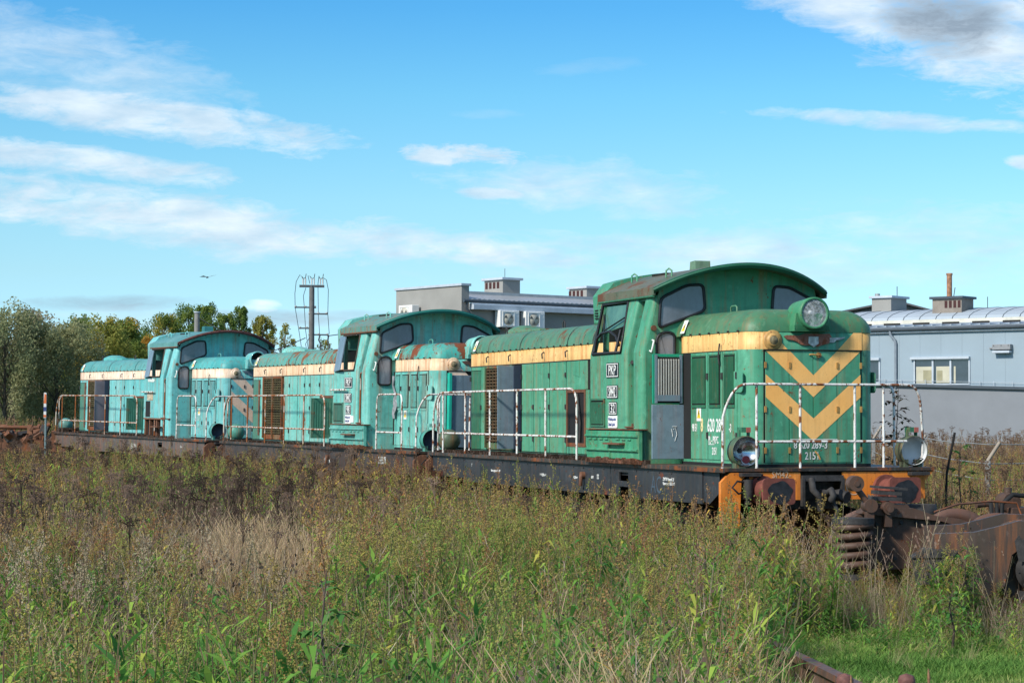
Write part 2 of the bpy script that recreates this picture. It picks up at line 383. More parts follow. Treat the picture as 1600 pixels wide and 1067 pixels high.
# ------------------------------------------------------------------ the diesel shunter
def locomotive(label, loc, rot, v):
    """local frame: +x forward from the front edge of the deck, -y the flank towards the camera, z up from the rail"""
    L = empty('diesel_locomotive', loc, rot, label, 'locomotive', 'abandoned shunting locomotives coupled in a row')
    P, PR, PD, CR, CF = v['paint'], v['roof'], v['dark'], v['cream'], v['chevron']
    sgn = v['id']; rnd = random.Random(sgn * 17 + 3)

    # --- underframe
    mb = MB()
    mb.box(-12.9, -.30, -1.42, 1.42, 1.16, 1.30)
    for x in (-12.2, -9, -6, -3, -1): mb.box(x - .06, x + .06, -1.35, 1.35, .9, 1.16)
    mb.build('underframe', STEELG, L)
    mb = MB(); mb.box(-13.1, 0.0, -1.5, 1.5, 1.30, 1.34)
    for s in (-1, 1): mb.box(-13.1, 0.0, s * 1.5, s * 1.515, 1.285, 1.34)
    mb.build('deck', v['deck'], L)
    for s in (-1, 1):
        mb = MB(); y0, y1 = s * 1.44, s * 1.465
        for a, b in [(-12.3, -11.08), (-11.10, -8.91), (-8.93, -6.21), (-6.23, -4.06), (-4.06, -.81)]:
            if a == -4.06 and s < 0:
                mb.box(a, -3.74, y0, y1, .86, 1.285); mb.box(-3.39, b, y0, y1, .86, 1.285)
                mb.box(-3.74, -3.39, y0, y1, 1.205, 1.285); mb.box(-3.74, -3.39, y0, y1, 1.0, 1.08)
            else: mb.box(a + .004, b - .026, y0, y1, .86 if a > -11.2 else .92, 1.285)
            mb.box(b - .03, b + .004, y0 + s * .001, y1 - s * .006, .88, 1.28)
        mb.prism([(-.82, 1.285), (-.30, 1.285), (-.30, 1.02), (-.62, .86), (-.82, .9)], 'y', y0 + s * .002, y1 - s * .02)
        mb.box(-12.95, -12.29, y0, y1 - s * .01, 1.0, 1.285)
        for x in np.arange(-11.9, -1., .42):
            for z in (.92, 1.235):
                if rnd.random() < .8 and not (-3.8 < x < -3.3): mb.cyl((x, y1 - s * .003, z), (x, y1 + s * .010, z), .014, n=6)
        sill = mb.build('side_sill', v['sill'], L)
        if s < 0: mb = MB(); mb.cyl((-5.15, -1.46, 1.12), (-5.15, -1.52, 1.12), .055, n=10); mb.tube([(-5.15, -1.51, 1.16), (-5.12, -1.53, 1.05), (-5.16, -1.52, .97)], .03); mb.build('hook', RUSTY, sill)
    # sill lettering (small, as in the photo)
    if v['id'] == 1:
        for s_, x, z, h in (('T', -10.62, 1.13, .07), ('Rew. cz\u0119sciowa 7.12.09', -9.55, 1.07, .055), ('\u22a2 14,24m \u22a3', -7.1, 1.06, .06), ('+2,30m+', -5.9 + .3, 1.06, .055), ('8-91', -5.2 + .35, 1.08, .06), ('12.93\n11.93', -4.62, 1.12, .04),
                           ('ZNTK Pozna\u0144 21\nRew. nap. 15.12.11', -2.12, 1.13, .06)):
            text(s_, h, (x, -1.468, z), SIDE, WHITE, L, sx=.9, bold=.001)
        text('T', .085, (-3.12, -1.468, 1.11), SIDE, mat('orange_lettering', (.55, .22, .06), .7), L)
        text('AC', .34, (-2.55, -1.467, .95), SIDE, mat('faint_blue_graffiti', (.05, .075, .10), .8), L, name='graffiti', sx=.8)
    elif v['id'] == 2:
        for s_, x, z, h in (('T', -10.3, 1.1, .07), ('+7,8m+', -8.55, 1.04, .08), ('IN  EX', -5.4, 1.0, .14), ('T', -3.0, 1.12, .08)):
            text(s_, h, (x, -1.468, z), SIDE, WHITE, L, sx=.9, bold=.001)
        mb = MB(); mb.box(-2.15, -1.75, -1.466, -1.470, 1.06, 1.2); pl = mb.build('sill_plate', mat('dusty_plate', (.35, .36, .34), .8, var=.4, vscale=30), L)
        text('ZNTK 12\nRew. 03.10', .05, (-2.12, -1.472, 1.14), SIDE, mat('plate_lettering', (.05, .05, .05), .8), pl)
    else:
        for s_, x, z, h in (('T', -10.6, 1.12, .07), ('EX IN', -5.9, 1.0, .2), ('Rew.', -2.0, 1.1, .09)):
            text(s_, h, (x, -1.468, z), SIDE, mat('dulled_lettering', (.40, .39, .36), .8, var=.4), L, sx=.9, bold=.001)
    # --- bogies
    for bx in (-3.3, -9.9):
        mb = MB()
        for s in (-1, 1):
            mb.prism([(bx - 1.9, .52), (bx - 1.9, .74), (bx - .5, .86), (bx + .5, .86), (bx + 1.9, .74), (bx + 1.9, .52), (bx + .6, .42), (bx - .6, .42)], 'y', s * 1.02, s * 1.10)
            for wx in (bx - 1.25, bx + 1.25):
                mb.box(wx - .17, wx + .17, s * 1.10, s * 1.22, .38, .72); mb.cyl((wx, s * 1.22, .55), (wx, s * 1.27, .55), .12, n=14)
                mb.cyl((wx - .33, s * 1.13, .40), (wx - .33, s * 1.13, .72), .07, n=8)
        mb.box(bx - .4, bx + .4, -1.02, 1.02, .5, .86)
        bg = mb.build('bogie', BLACK, L, bevel=.01)
        for wx in (bx - 1.25, bx + 1.25):
            w = MB(); w.cyl((wx, -1.0, .55), (wx, 1.0, .55), .08, n=12)
            for s in (-1, 1):
                w.lathe([(0, .08), (0, .30), (.03, .44), (.0, .46), (0, .55), (.11, .548), (.11, .575), (.14, .575), (.14, .3), (.12, .08)], (wx, s * .86, .55), (0, -s, 0), n=28)
            w.build('wheelset', RUSTY, bg)
    # fuel tank between the bogies
    mb = MB(); mb.prism([(-1.1, .35), (1.1, .35), (1.25, .5), (1.25, .88), (-1.25, .88), (-1.25, .5)], 'x', -7.4, -5.7); mb.build('fuel_tank', BLACK, L, bevel=.02)

    # --- headstocks
    for xe, d in ((-.02, 1), (-13.08, -1)):
        hsm = ORANGE if v['id'] == 1 and d > 0 else RUSTY
        mb = MB(); mb.prism([(-1.15, 1.285), (-.43, 1.285), (-.43, .93), (-1.15, .93)], 'x', xe, xe - d * .03); mb.build('buffer_beam', hsm, L, bevel=.006)
        mb = MB(); mb.prism([(.18, 1.285), (1.30, 1.285), (1.39, 1.2), (1.39, .93), (.18, .93)], 'x', xe, xe - d * .03)
        mb.build('buffer_beam', hsm, L, bevel=.006); mb = MB()
        mb.prism([(-1.30, .58), (-1.56, .58), (-1.56, 1.16), (-1.50, 1.22), (-1.42, 1.285), (-1.16, 1.285), (-1.27, 1.19)], 'x', xe + d * .012, xe - d * .05)
        mb.build('end_wing', hsm, L, bevel=.006)
        mb = MB(); mb.prism([(1.36, 1.285), (1.51, 1.285), (1.36, 1.14)], 'x', xe + d * .004, xe - d * .3); mb.build('end_bracket', hsm, L)
        mb = MB(); mb.box(xe - d * .35, xe - d * .30, -.45, .2, .8, 1.285)
        mb.box(xe - d * .02, xe + d * .05, -.42, .17, 1.17, 1.245); mb.box(xe, xe + d * .06, -.43, -.39, .85, 1.2); mb.box(xe, xe + d * .06, .14, .18, .85, 1.2)
        mb.tube([(xe, -.14, 1.02), (xe + d * .2, -.14, 1.02), (xe + d * .3, -.14, 1.06), (xe + d * .36, -.14, 1.0), (xe + d * .3, -.14, .93)], .045)
        mb.tube([(xe + d * .1, -.32, 1.2), (xe + d * .18, -.34, 1.06), (xe + d * .2, -.26, .98), (xe + d * .16, -.22, .8)], .045)
        mb.cyl((xe + d * .12, -.02, .98), (xe + d * .22, .05, 1.0), .075, n=12); mb.cyl((xe + d * .12, .1, .98), (xe + d * .2, .14, .96), .08, n=12)
        mb.tube([(xe + d * .25, -.13, .98), (xe + d * .3, -.05, .8), (xe + d * .28, -.12, .6)], .028)
        mb.build('coupling', STEELG, L)
        for yb in (-.99, .80):
            mb = MB(); mb.cyl((xe, yb, 1.06), (xe + d * .50, yb, 1.06), .14, .125, n=20); mb.cyl((xe, yb, 1.06), (xe + d * .06, yb, 1.06), .19, n=20)
            o = mb.build('buffer', BUFR, L)
            mb = MB(); pr = rrect(yb - .225, yb + .225, 1.06 - .165, 1.06 + .165, .05)
            mb.prism(pr, 'x', xe + d * .50, xe + d * .535); mb.build('buffer_plate', BUFR, o)
            mb = MB(); n = 28; c = [(yb + .012 + (.165 + .012 * math.sin(3 * a) + .01 * math.sin(7 * a)) * math.cos(a), 1.045 + (.145 + .01 * math.cos(5 * a)) * math.sin(a)) for a in [2 * math.pi * i / n for i in range(n)]]
            mb.prism(c, 'x', xe + d * .535, xe + d * .540); mb.build('grease_patch', GREASE, o)
            if d > 0 and v['id'] == 1: text('M', .10, (xe + .40, yb - .145, 1.0), (R(90), 0, R(35)), WHITE, o)
        if d > 0:
            for (y0, z0) in ((-1.12, 1.05), (-.56, .93)):
                pass
            mb = MB()
            mb.tube([(xe + .01, -1.18, 1.24), (xe + .04, -1.2, 1.06), (xe + .12, -1.36, 1.02), (xe + .1, -1.44, 1.1), (xe + .08, -1.36, 1.18), (xe + .05, -1.22, 1.16)], .014)
            mb.tube([(xe + .01, -1.12, 1.26), (xe + .06, -1.06, 1.2), (xe + .08, -1.0, 1.27)], .012)
            mb.build('brake_hose', BLACK, L)
            mb = MB(); mb.cyl((xe + .06, -1.2, .95), (xe + .06, -1.2, 1.2), .065, n=12); mb.cyl((xe + .06, -1.2, .88), (xe + .06, -1.2, .95), .045, n=12)
            mb.build('hose_socket', STEELG, L)
            if v['id'] == 1:
                text('SM42-', .12, (xe + .006, -.84, 1.215), FRONT, mat('faded_lettering', (.55, .38, .25), .8), L, sx=.9)
                mb = MB(); n = 28
                for i in range(n):
                    a, b = 2 * math.pi * i / n, 2 * math.pi * (i + 1) / n
                    q = [(xe + .005, .34 + r * math.cos(t), 1.1 + r * math.sin(t)) for t, r in ((a, .115), (b, .115), (b, .102), (a, .102))]
                    mb.add(q, [(0, 1, 2, 3)])
                mb.build('round_mark', mat('faded_lettering', (.55, .38, .25), .8), L)
                text('BZ', .07, (xe + .006, .28, 1.08), FRONT, MATS['faded_lettering'], L)

    # --- long bonnet (towards the far end)
    X0, X1, XR = -12.4, -4.86, -6.1
    mb = MB()
    side = [rrect(X0, X1, -HW, HW, .22, 5)]
    P0 = side[0]
    ring_shell(mb, [(P0, DZ), (P0, DZ + .05), (P0, 2.885), (P0, 3.12)], [1, 0, 2, 0])
    for i in range(len(mb.f)):
        if mb.sm[i] is True: mb.sm[i] = True
    lb = mb.build('long_bonnet', [P, BLACK, CR], L, recalc=True)
    # bonnet roof with rounded shoulders and rolled-down end
    mb = MB(); lv = []
    for i in range(8):
        a = R(90 * i / 7); ins = .33 * (1 - math.cos(a))
        pts = rrect(X0 - .005 + ins, XR, -HW - .012 + ins, HW + .012 - ins, max(.23 - ins * .5, .03), 5)
        pts = [((XR if x > XR - .28 else x), (y if x < XR - .28 else (math.copysign(HW + .012 - ins, y)))) for x, y in pts]
        lv.append((pts, 3.12 + .33 * math.sin(a)))
    ins = .6; pts = rrect(X0 + ins, XR, -HW + ins, HW - ins, .03, 5)
    pts = [((XR if x > XR - .28 else x), (y if x < XR - .28 else math.copysign(HW - ins, y))) for x, y in pts]
    lv.append((pts, 3.475))
    ring_shell(mb, lv, [0] * 9)
    roof = mb.build('bonnet_roof', PR, L)
    mb = MB()
    for xs in (-9.5, -7.2, -11.2) if v['id'] != 2 else (-9.5, -9.0, -7.2, -11.2):
        wd = .012 if xs != -11.2 else .006
        for i in range(14):
            pts = []
        prof = [(-HW - .02, 3.1)] + [(-HW - .018 + .33 * (1 - math.cos(R(a))), 3.12 + .337 * math.sin(R(a))) for a in range(0, 91, 10)]
        prof = prof + [(-.36, 3.487), (.36, 3.487)] + [(-p[0], p[1]) for p in prof[::-1]]
        for i in range(len(prof) - 1):
            (ya, za), (yb, zb) = prof[i], prof[i + 1]
            mb.add([(xs - wd, ya, za), (xs + wd, ya, za), (xs + wd, yb, zb), (xs - wd, yb, zb)], [(0, 1, 2, 3)])
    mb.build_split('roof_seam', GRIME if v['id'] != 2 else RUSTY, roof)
    mb = MB()
    for xs in (-12.0, -9.0, -6.7):
        mb.tube([(xs, -.38, 3.45), (xs, -.38, 3.56), (xs + .05, -.38, 3.6), (xs + .10, -.38, 3.56), (xs + .10, -.38, 3.45)], .013)
    for xs in (-11.0, -8.5, -6.5): mb.tube([(xs, -.88, 3.27), (xs, -.93, 3.27), (xs, -.95, 3.2), (xs - .03, -.95, 3.17)], .012)
    mb.build_split('lifting_hook', STEELG, roof)
    # low exhaust dome
    mb = MB(); cx, rr_ = -12.35, .42
    n = 18; lvls = []
    for j in range(6):
        a = R(90 * j / 5); r0 = math.cos(a)
        lvls.append(([(cx + rr_ * r0 * math.cos(2 * math.pi * i / n), .15 + .42 * r0 * math.sin(2 * math.pi * i / n)) for i in range(n)], 3.44 + .22 * math.sin(a)))
    ring_shell(mb, [(p, z) for p, z in lvls[:-1]], [0] * 5)
    mb.box(-12.2, -10.7, -.2, .5, 3.42, 3.54)
    mb.build('exhaust_dome', v['dome'], roof, bevel=.02)
    # black face stands for the shade inside the intake arch at the cab end
    mb = MB(); arc = [(-HW + .33 * (1 - math.cos(R(a))), 3.12 + .32 * math.sin(R(a))) for a in range(0, 91, 10)]
    arc = arc + [(-p[0], p[1]) for p in arc[::-1]]
    mb.prism(arc, 'x', XR + .002, XR + .03); mb.build('intake_shade_face', BLACK, L)
    mb = MB(); mb.tube([(XR + .03, y, z) for y, z in arc], .022, n=6); mb.build('intake_rim', STEELG, L)

    # door leaves and panels on the long bonnet
    def leaf(x0, x1, z0, z1, name='bonnet_door', m=P, y=-HW, th=.012, par=L):
        q = MB(); q.box(x0, x1, y - th, y, z0, z1); return q.build(name, m, par, bevel=.004)
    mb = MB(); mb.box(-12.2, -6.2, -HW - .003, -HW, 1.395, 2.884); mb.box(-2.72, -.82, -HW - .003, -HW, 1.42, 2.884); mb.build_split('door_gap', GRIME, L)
    for s in (1,):
        for a, b in ((-12.2, -11.0), (-11.0, -9.8), (-9.8, -8.6), (-8.6, -7.4), (-7.4, -6.3)): leaf(a + .01, b - .01, 1.42, 2.87, y=HW + .012)
        for a, b in ((-2.7, -1.8), (-1.8, -.85)): leaf(a + .01, b - .01, 1.42, 2.87, y=HW + .012)
    d1 = leaf(-12.16, -11.62, 1.41, 2.80, m=PD)  # flat leaf; its darker colour stands for the shading of a door ajar
    leaf(-12.16, -11.62, 2.81, 2.87); leaf(-11.60, -11.30, 1.41, 2.87)
    if v['id'] != 1: q = MB(); q.box(-11.74, -11.62, -HW - .02, -HW - .012, 1.5, 2.8); q.build('door_edge', RUSTY, d1)
    # radiator grille
    g = MB(); gx0, gx1 = -11.28, v['grille_end']
    g.box(gx0, gx1, -HW - .004, -HW - .002, 1.53, 2.86, 1)
    z = 1.56
    while z < 2.84: g.box(gx0 + .02, gx1 - .02, -HW - .04, -HW - .012, z, z + .024, 0); z += .056
    for i in range(9):
        x = gx0 + .05 + (gx1 - gx0 - .1) * i / 8
        g.box(x - .008, x + .008, -HW - .045, -HW - .01, 1.54, 2.85, 0)
    gr = g.build('radiator_grille', [v['grille'], BLACK], L)
    g = MB()
    for x in (gx0, (gx0 + gx1) / 2 - .03, gx1 - .05): g.box(x, x + .05, -HW - .06, -HW, 1.44, 2.87)
    g.box(gx0, gx1, -HW - .058, -HW, 2.83, 2.87); g.box(gx0, gx1, -HW - .02, -HW, 1.42, 1.53)
    g.build('grille_frame', v['grframe'], gr)
    # grey shutter leaves standing open beside the grille
    if v['id'] in (1, 3):
        q = MB(); q.box(-9.74, -9.71, -HW - .34, -HW - .01, 1.44, 2.85); q.build('open_shutter', BLUEG if v['id'] == 1 else mat('grey_shutter', (.16, .16, .19), .7), L, bevel=.004)
        q = MB(); q.box(-9.47, -9.44, -HW - .14, -HW - .01, 1.44, 2.85); q.build('open_shutter', mat('dark_blue_shutter', (.02, .03, .055), .7), L, bevel=.004)
        xs = [-9.40, -8.81, -8.04, -7.26]
    else: xs = [-9.80, -9.38, -8.80, -8.30, -7.92, -7.26]
    leaf(-9.40 if v['id'] == 3 else xs[0], xs[1] - .012, 1.41, 2.87)
    for a, b in zip(xs[1:-1], xs[2:]): leaf(a + .018, b - .016, 1.41, 2.87)
    leaf(-7.24, -6.30, 2.42, 2.87); leaf(-7.24, -6.30, 1.41, 1.52, m=P, name='bonnet_panel')
    leaf(-6.38, -6.22, 1.53, 2.41)
    q = MB(); q.box(-7.22, -6.40, -HW - .005, -HW - .003, 1.53, 2.41, 1)
    for a in ((-7.24, -7.19, 1.52, 2.42), (-6.44, -6.39, 1.52, 2.42)): q.box(a[0], a[1], -HW - .02, -HW, a[2], a[3])
    q.box(-7.19, -6.44, -HW - .02, -HW, 2.37, 2.42); q.box(-7.19, -6.44, -HW - .02, -HW, 1.52, 1.58)
    q.tube([(-6.7, -HW - .03, 2.35), (-6.55, -HW - .04, 1.9), (-6.6, -HW - .03, 1.6)], .02, mi=2)
    q.build('engine_opening', [RUSTY, BLACK, STEELG], L)
    if v['id'] != 1:
        q = MB(); q.box(-6.41, -6.38, -HW - .50, -HW - .01, 1.50, 2.36)
        for i in range(8): q.box(-6.38, -6.372, -HW - .46 + i * .055, -HW - .44 + i * .055, 1.6, 2.28)
        q.build('open_hatch', PD, L, bevel=.004)
    # hinges, latches and drip strips
    q = MB()
    for x in xs + [-12.2, -11.6]:
        for z in (1.62, 2.15, 2.66):
            if rnd.random() < .75: q.box(x - .025, x + .025, -HW - .03, -HW - .01, z - .04, z + .04)
    q.box(X0 + .2, XR - .1, -HW - .016, -HW, 2.874, 2.888)
    for x in np.arange(X0 + .25, XR, .31): q.cyl((x, -HW, 3.13), (x, -HW - .035, 3.13), .013, n=5)
    for x in np.arange(-2.6, -.7, .31): q.cyl((x, -HW, 3.13), (x, -HW - .035, 3.13), .013, n=5)
    for x in (-11.2, -10.0, -8.3, -7.2): q.tube([(x, -HW - .01, 3.05), (x, -HW - .05, 3.02), (x + .02, -HW - .05, 2.94)], .012)
    q.build_split('hinge', STEELG, L)
    q = MB(); q.prism([(-6.95, 2.86), (-6.65, 2.86), (-6.65, 2.62), (-6.95, 2.66)], 'y', -HW - .02, -HW - .012); q.build('flap', P, L)
    # --- short bonnet (towards the camera)
    X2, X3 = -2.85, -.51
    P1 = rrect(X2, X3, -HW, HW, .26, 7); npt = len(P1)

    def bandmat(i):
        a = P1[i]; b = P1[(i + 1) % npt]
        return 0 if (a[0] > X3 - .02 and b[0] > X3 - .02 and abs(a[1]) <= HW - .25 and abs(b[1]) <= HW - .25) else 2
    mb = MB(); ring_shell(mb, [(P1, DZ), (P1, DZ + .04), (P1, 2.885), (P1, 3.12)], [1, 0, bandmat, 0])
    mb.build('short_bonnet', [P, BLACK, CR], L)
    mb = MB(); lv = []
    for i in range(9):
        a = R(90 * i / 8); ins = .34 * (1 - math.cos(a))
        pts = rrect(X2, X3 + .006 - ins, -HW - .008 + ins, HW + .008 - ins, .27 - ins * .35, 7)
        pts = [((X2 if x < X2 + .28 else x), (y if x > X2 + .28 else math.copysign(HW + .008 - ins, y))) for x, y in pts]
        lv.append((pts, 3.12 + .31 * math.sin(a)))
    pts = rrect(X2, X3 - .6, -.4, .4, .1, 7); pts = [((X2 if x < X2 + .28 else x), (y if x > X2 + .28 else math.copysign(.4, y))) for x, y in pts]
    lv.append((pts, 3.445)); ring_shell(mb, lv, [0] * 10)
    rf = mb.build('bonnet_roof', v['nose_roof'], L)
    q = MB(); q.tube([(-2.0, -.5, 3.42), (-2.0, -.5, 3.50), (-1.96, -.5, 3.52), (-1.84, -.5, 3.52), (-1.80, -.5, 3.50), (-1.80, -.5, 3.42)], .012)
    q.build('lifting_hook', PR, rf)
    # nose doors
    for a, b in ((-.70, -.35), (-.35, 0), (0, .35), (.35, .70)):
        if v['id'] == 2 and a < -.3 and a > -.8: continue
        q = MB(); q.box(X3, X3 + .014, a + .005, b - .005, 1.40, 2.872); q.build('nose_door', P, L, bevel=.003)
    q = MB(); q.box(X3, X3 + .003, -.72, .72, 1.40, 2.88)
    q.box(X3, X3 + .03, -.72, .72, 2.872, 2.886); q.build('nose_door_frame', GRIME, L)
    q = MB()
    for y in (-.70, -.35, .35, .70):
        for z in (1.56, 2.1, 2.68): q.box(X3 + .014, X3 + .03, y - .014, y + .014, z - .04, z + .04)
    q.tube([(X3 + .02, -.06, 2.82), (X3 + .05, -.04, 2.825), (X3 + .05, .08, 2.81)], .01); q.cyl((X3 + .02, .07, 2.815), (X3 + .05, .07, 2.815), .035, n=8)
    q.tube([(X3 + .02, .02, 1.55), (X3 + .05, .05, 1.50), (X3 + .05, .08, 1.44)], .012)
    q.build_split('hinge', STEELG if v['id'] != 1 else v['hinge'], L)
    # chevrons and the painted ends of the waist band
    q = MB(); e = X3 + .018; e2 = X3 + .004
    for s in (-1, 1):
        for (za, zb, zc, zd) in ((2.55, 2.26, None, None), (1.98, 1.68, 2.56, 2.26)):
            if zc is None: pl = [(0, 2.55), (s * .345, 2.868), (s * .695, 2.868), (0, 2.26)]
            else: pl = [(0, za), (s * .695, zc), (s * .695, zd), (0, zb)]
            q.add([(e, y, z) for y, z in pl], [(0, 1, 2, 3)])
        q.add([(e2, y, z) for y, z in [(s * .37, 2.888), (s * .60, 3.117), (s * .722, 3.117), (s * .722, 2.888)]], [(0, 1, 2, 3)])
    o = q.build('chevron_stripe', CF, L, recalc=False)
    if v['id'] == 1:
        text('8 620 289-3', .13, (e, -.29, 1.585), FRONT, WHITE, L, sx=.78, bold=.002)
        text('2151', .14, (e, -.13, 1.44), FRONT, WHITE, L, sx=.78, bold=.002)
        q = MB(); q.box(e, e + .001, -.34, .35, 1.70, 1.708); q.build('painted_line', WHITE, L)
    # marker lamp
    q = MB(); q.lathe([(0, .0), (0, .135), (.010, .135), (.012, .10), (.018, .085), (.045, .078), (.045, .060)], (X3 + .0, -.585, 3.005), (1, 0, 0), n=24)
    ml = q.build('marker_lamp', CR if v['id'] != 1 else v['lampring'], L)
    q = MB(); q.lathe([(.038, .066), (.052, .05), (.06, .0)], (X3, -.585, 3.005), (1, 0, 0), n=20); q.build('lens', mat('dirty_lens', (.16, .13, .07), .4, var=.5, vscale=20), ml)
    # winged emblem
    wing = [(-.42, 3.075), (-.12, 3.09), (.12, 3.09), (.46, 3.075), (.40, 3.01), (.33, 3.01), (.29, 2.955), (.12, 2.955), (.06, 2.915), (0, 2.90), (-.06, 2.915), (-.14, 2.955), (-.24, 2.965), (-.27, 3.01), (-.36, 3.02)]
    if v['id'] == 1: wing = [(-.43, 3.06), (-.38, 3.075), (-.2, 3.07), (-.12, 3.10), (.05, 3.095), (.24, 3.10), (.27, 3.06), (.25, 3.0), (.22, 2.97), (.14, 2.95), (.07, 2.93), (-.02, 2.945), (-.10, 2.94), (-.19, 2.955), (-.24, 2.99), (-.30, 3.01), (-.39, 3.02)]
    q = MB(); q.prism(wing, 'x', X3 + .006, X3 + .02)
    em = q.build('winged_emblem', v['emblem'], L)
    q = MB(); q.prism([(-.07, 3.06), (.07, 3.06), (.075, 2.97), (0, 2.92), (-.075, 2.97)], 'x', X3 + .02, X3 + .028)
    if v['id'] == 1: q.prism([(.24, 3.045), (.47, 3.058), (.40, 3.02), (.34, 3.018), (.30, 2.985), (.24, 2.98)], 'x', X3 + .012, X3 + .026)
    q.build('shield', mat('bare_shield', (.38, .40, .38), .6, var=.5, vscale=14), em)
    # top headlamp
    mb = MB(); mb.lathe([(-.42, .175), (-.12, .20), (0, .20)], (-.33, -.08, 3.36), (1, 0, 0), n=32)
    mb.box(-.62, -.36, -.34, .18, 3.13, 3.2); mb.lathe([(-.02, .212), (.045, .212), (.05, .185), (.02, .172)], (-.33, -.08, 3.36), (1, 0, 0), n=32)
    mb.prism([(-.34, 3.125), (.18, 3.125), (.155, 3.36), (-.315, 3.36)], 'x', -.60, -.36)
    hl = mb.build('headlamp', v['lamp_top'], L)
    q = MB()
    if v['id'] == 3 or v['id'] == 2:
        q.lathe([(.02, .178), (-.05, .172), (-.10, .11), (-.10, 0.)], (-.33, -.08, 3.36), (1, 0, 0), n=28); q.build('empty_lamp_bowl', BLACK, hl)
    else:
        q.lathe([(.03, .178), (-.04, .148), (-.10, .08), (-.12, 0.)], (-.33, -.08, 3.36), (1, 0, 0), n=28)
        q.build('reflector', MIRROR, hl)
        q = MB(); q.lathe([(-.02, .03), (.02, .03), (.03, .0)], (-.33, -.13, 3.37), (1, 0, 0), n=12); q.build('bulb', mat('frosted_bulb', (.6, .62, .62), .3), hl)
        q = MB(); q.lathe([(.035, .184), (.045, .12), (.05, .0)], (-.33, -.08, 3.36), (1, 0, 0), n=28)
        gm = bpy.data.materials.get('lamp_cover_glass')
        if gm is None:
            gm = bpy.data.materials.new('lamp_cover_glass'); gm.use_nodes = True; kk = NT(gm.node_tree); b = gm.node_tree.nodes['Principled BSDF']
            b.inputs['Base Color'].default_value = (.75, .78, .78, 1); b.inputs['Roughness'].default_value = .08
            kk.l(kk.ramp(kk.noise(kk.n('ShaderNodeTexCoord').outputs['Object'], 14, 6, .7), [(.40, .12), (.66, .62)]), b.inputs['Alpha'])
        q.build('lamp_glass', gm, hl)
    # access doors of the short bonnet
    if v['id'] == 1:
        q = MB(); q.box(-2.62, -2.32, -HW - .006, -HW - .004, 1.42, 2.86); q.build('dark_doorway', BLACK, L)  # black sheet standing for the shade inside the open doorway
        drs = [(-2.30, -1.74), (-1.72, -1.26), (-1.24, -.80)]
    else: drs = [(-2.62, -2.28), (-2.26, -1.80), (-1.78, -1.34), (-1.32, -.84)]
    for a, b in drs:
        d = leaf(a, b, 1.42, 2.87)
        q = MB(); q.box(a + .055, b - .055, -HW - .020, -HW - .012, 2.15, 2.83, 1)
        x = a + .07
        while x < b - .07: q.box(x, x + .014, -HW - .034, -HW - .02, 2.18, 2.80); x += .032
        q.box(a + .05, b - .05, -HW - .026, -HW - .012, 2.12, 2.16); q.box(a + .05, b - .05, -HW - .026, -HW - .012, 2.82, 2.84)
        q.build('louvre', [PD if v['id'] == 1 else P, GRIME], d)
    q = MB()
    for a, b in drs:
        for z in (1.7, 2.5):
            q.box(b - .01, b + .03, -HW - .03, -HW - .012, z, z + .09)
    q.tube([(-1.3, -HW - .03, 2.98), (-1.3, -HW - .05, 2.8), (-1.29, -HW - .04, 2.7)], .012)
    q.build_split('door_latch', STEELG, L)
    q = MB(); q.prism([(-.72, 2.60), (-.45, 2.60), (-.40, 2.55), (-.40, 2.34), (-.72, 2.34)], 'y', -HW - .02, -HW + .0)
    # guard plates standing off the nose corners (one each side)
    for s in (-1, 1):
        q = MB(); pr = rrect(-.30, .02, 2.32, 2.60, .05, 3); pr = [(x - .62, z) for x, z in pr]
        q.prism(pr, 'y', s * (HW + .008), s * (HW + .022)); q.build('guard_plate', P, L, bevel=.003)
    # warning stickers
    def sticker(x, z, w=.15, h=.22, y=-HW - .016, tilt=0., par=L):
        M = Matrix.Translation((x, y, z)) @ Matrix.Rotation(tilt, 4, 'X')
        q = MB(); q.add([(-w / 2, 0, -h / 2), (w / 2, 0, -h / 2), (w / 2, 0, h / 2), (-w / 2, 0, h / 2)], [(0, 1, 2, 3)], 0, False, M)
        q.add([(-w * .4, -.002, -h * .32), (w * .4, -.002, -h * .32), (0, -.002, h * .30)], [(0, 1, 2)], 1, False, M)
        q.add([(.01, -.004, h * .16), (-.02, -.004, -h * .05), (.0, -.004, -h * .05), (-.012, -.004, -h * .24), (.025, -.004, .0), (.004, -.004, .0), (.026, -.004, h * .15)], [(0, 1, 2, 3, 4, 5, 6)], 2, False, M)
        q.build('warning_sticker', [WHITEP, YEL, BLACK], par, recalc=False)
    sticker(-2.02, 2.05); sticker(-2.55, 3.25, .14, .20, -HW - .0, R(-22), rf); sticker(-11.95, 3.25, .14, .20, -HW - .0, R(-22), roof)
    if v['id'] == 1:
        yl = -HW - .016
        text('98 51', .145, (-2.25, yl, 1.80), SIDE, WHITE, L, sx=.55, bold=.002)
        text('8', .25, (-1.955, yl, 1.80), SIDE, CREAMT, L, sx=.62, bold=.005)
        text('620 289', .25, (-1.735, yl, 1.80), SIDE, WHITE, L, sx=.64, bold=.004)
        text('-3', .15, (-1.03, yl, 1.80), SIDE, WHITE, L, sx=.6, bold=.003)
        text('PL - PKPC', .14, (-1.70, yl, 1.64), SIDE, WHITE, L, sx=.55, bold=.002)
        text('2151', .14, (-1.58, yl, 1.49), SIDE, WHITE, L, sx=.55, bold=.002)
        q = MB(); q.box(-1.70, -1.50, yl - .001, yl, 1.622, 1.63); q.build('painted_line', WHITE, L)
    elif v['id'] == 3:
        fm = mat('ghost_lettering', (.34, .52, .50), .7)
        yl = -HW - .016
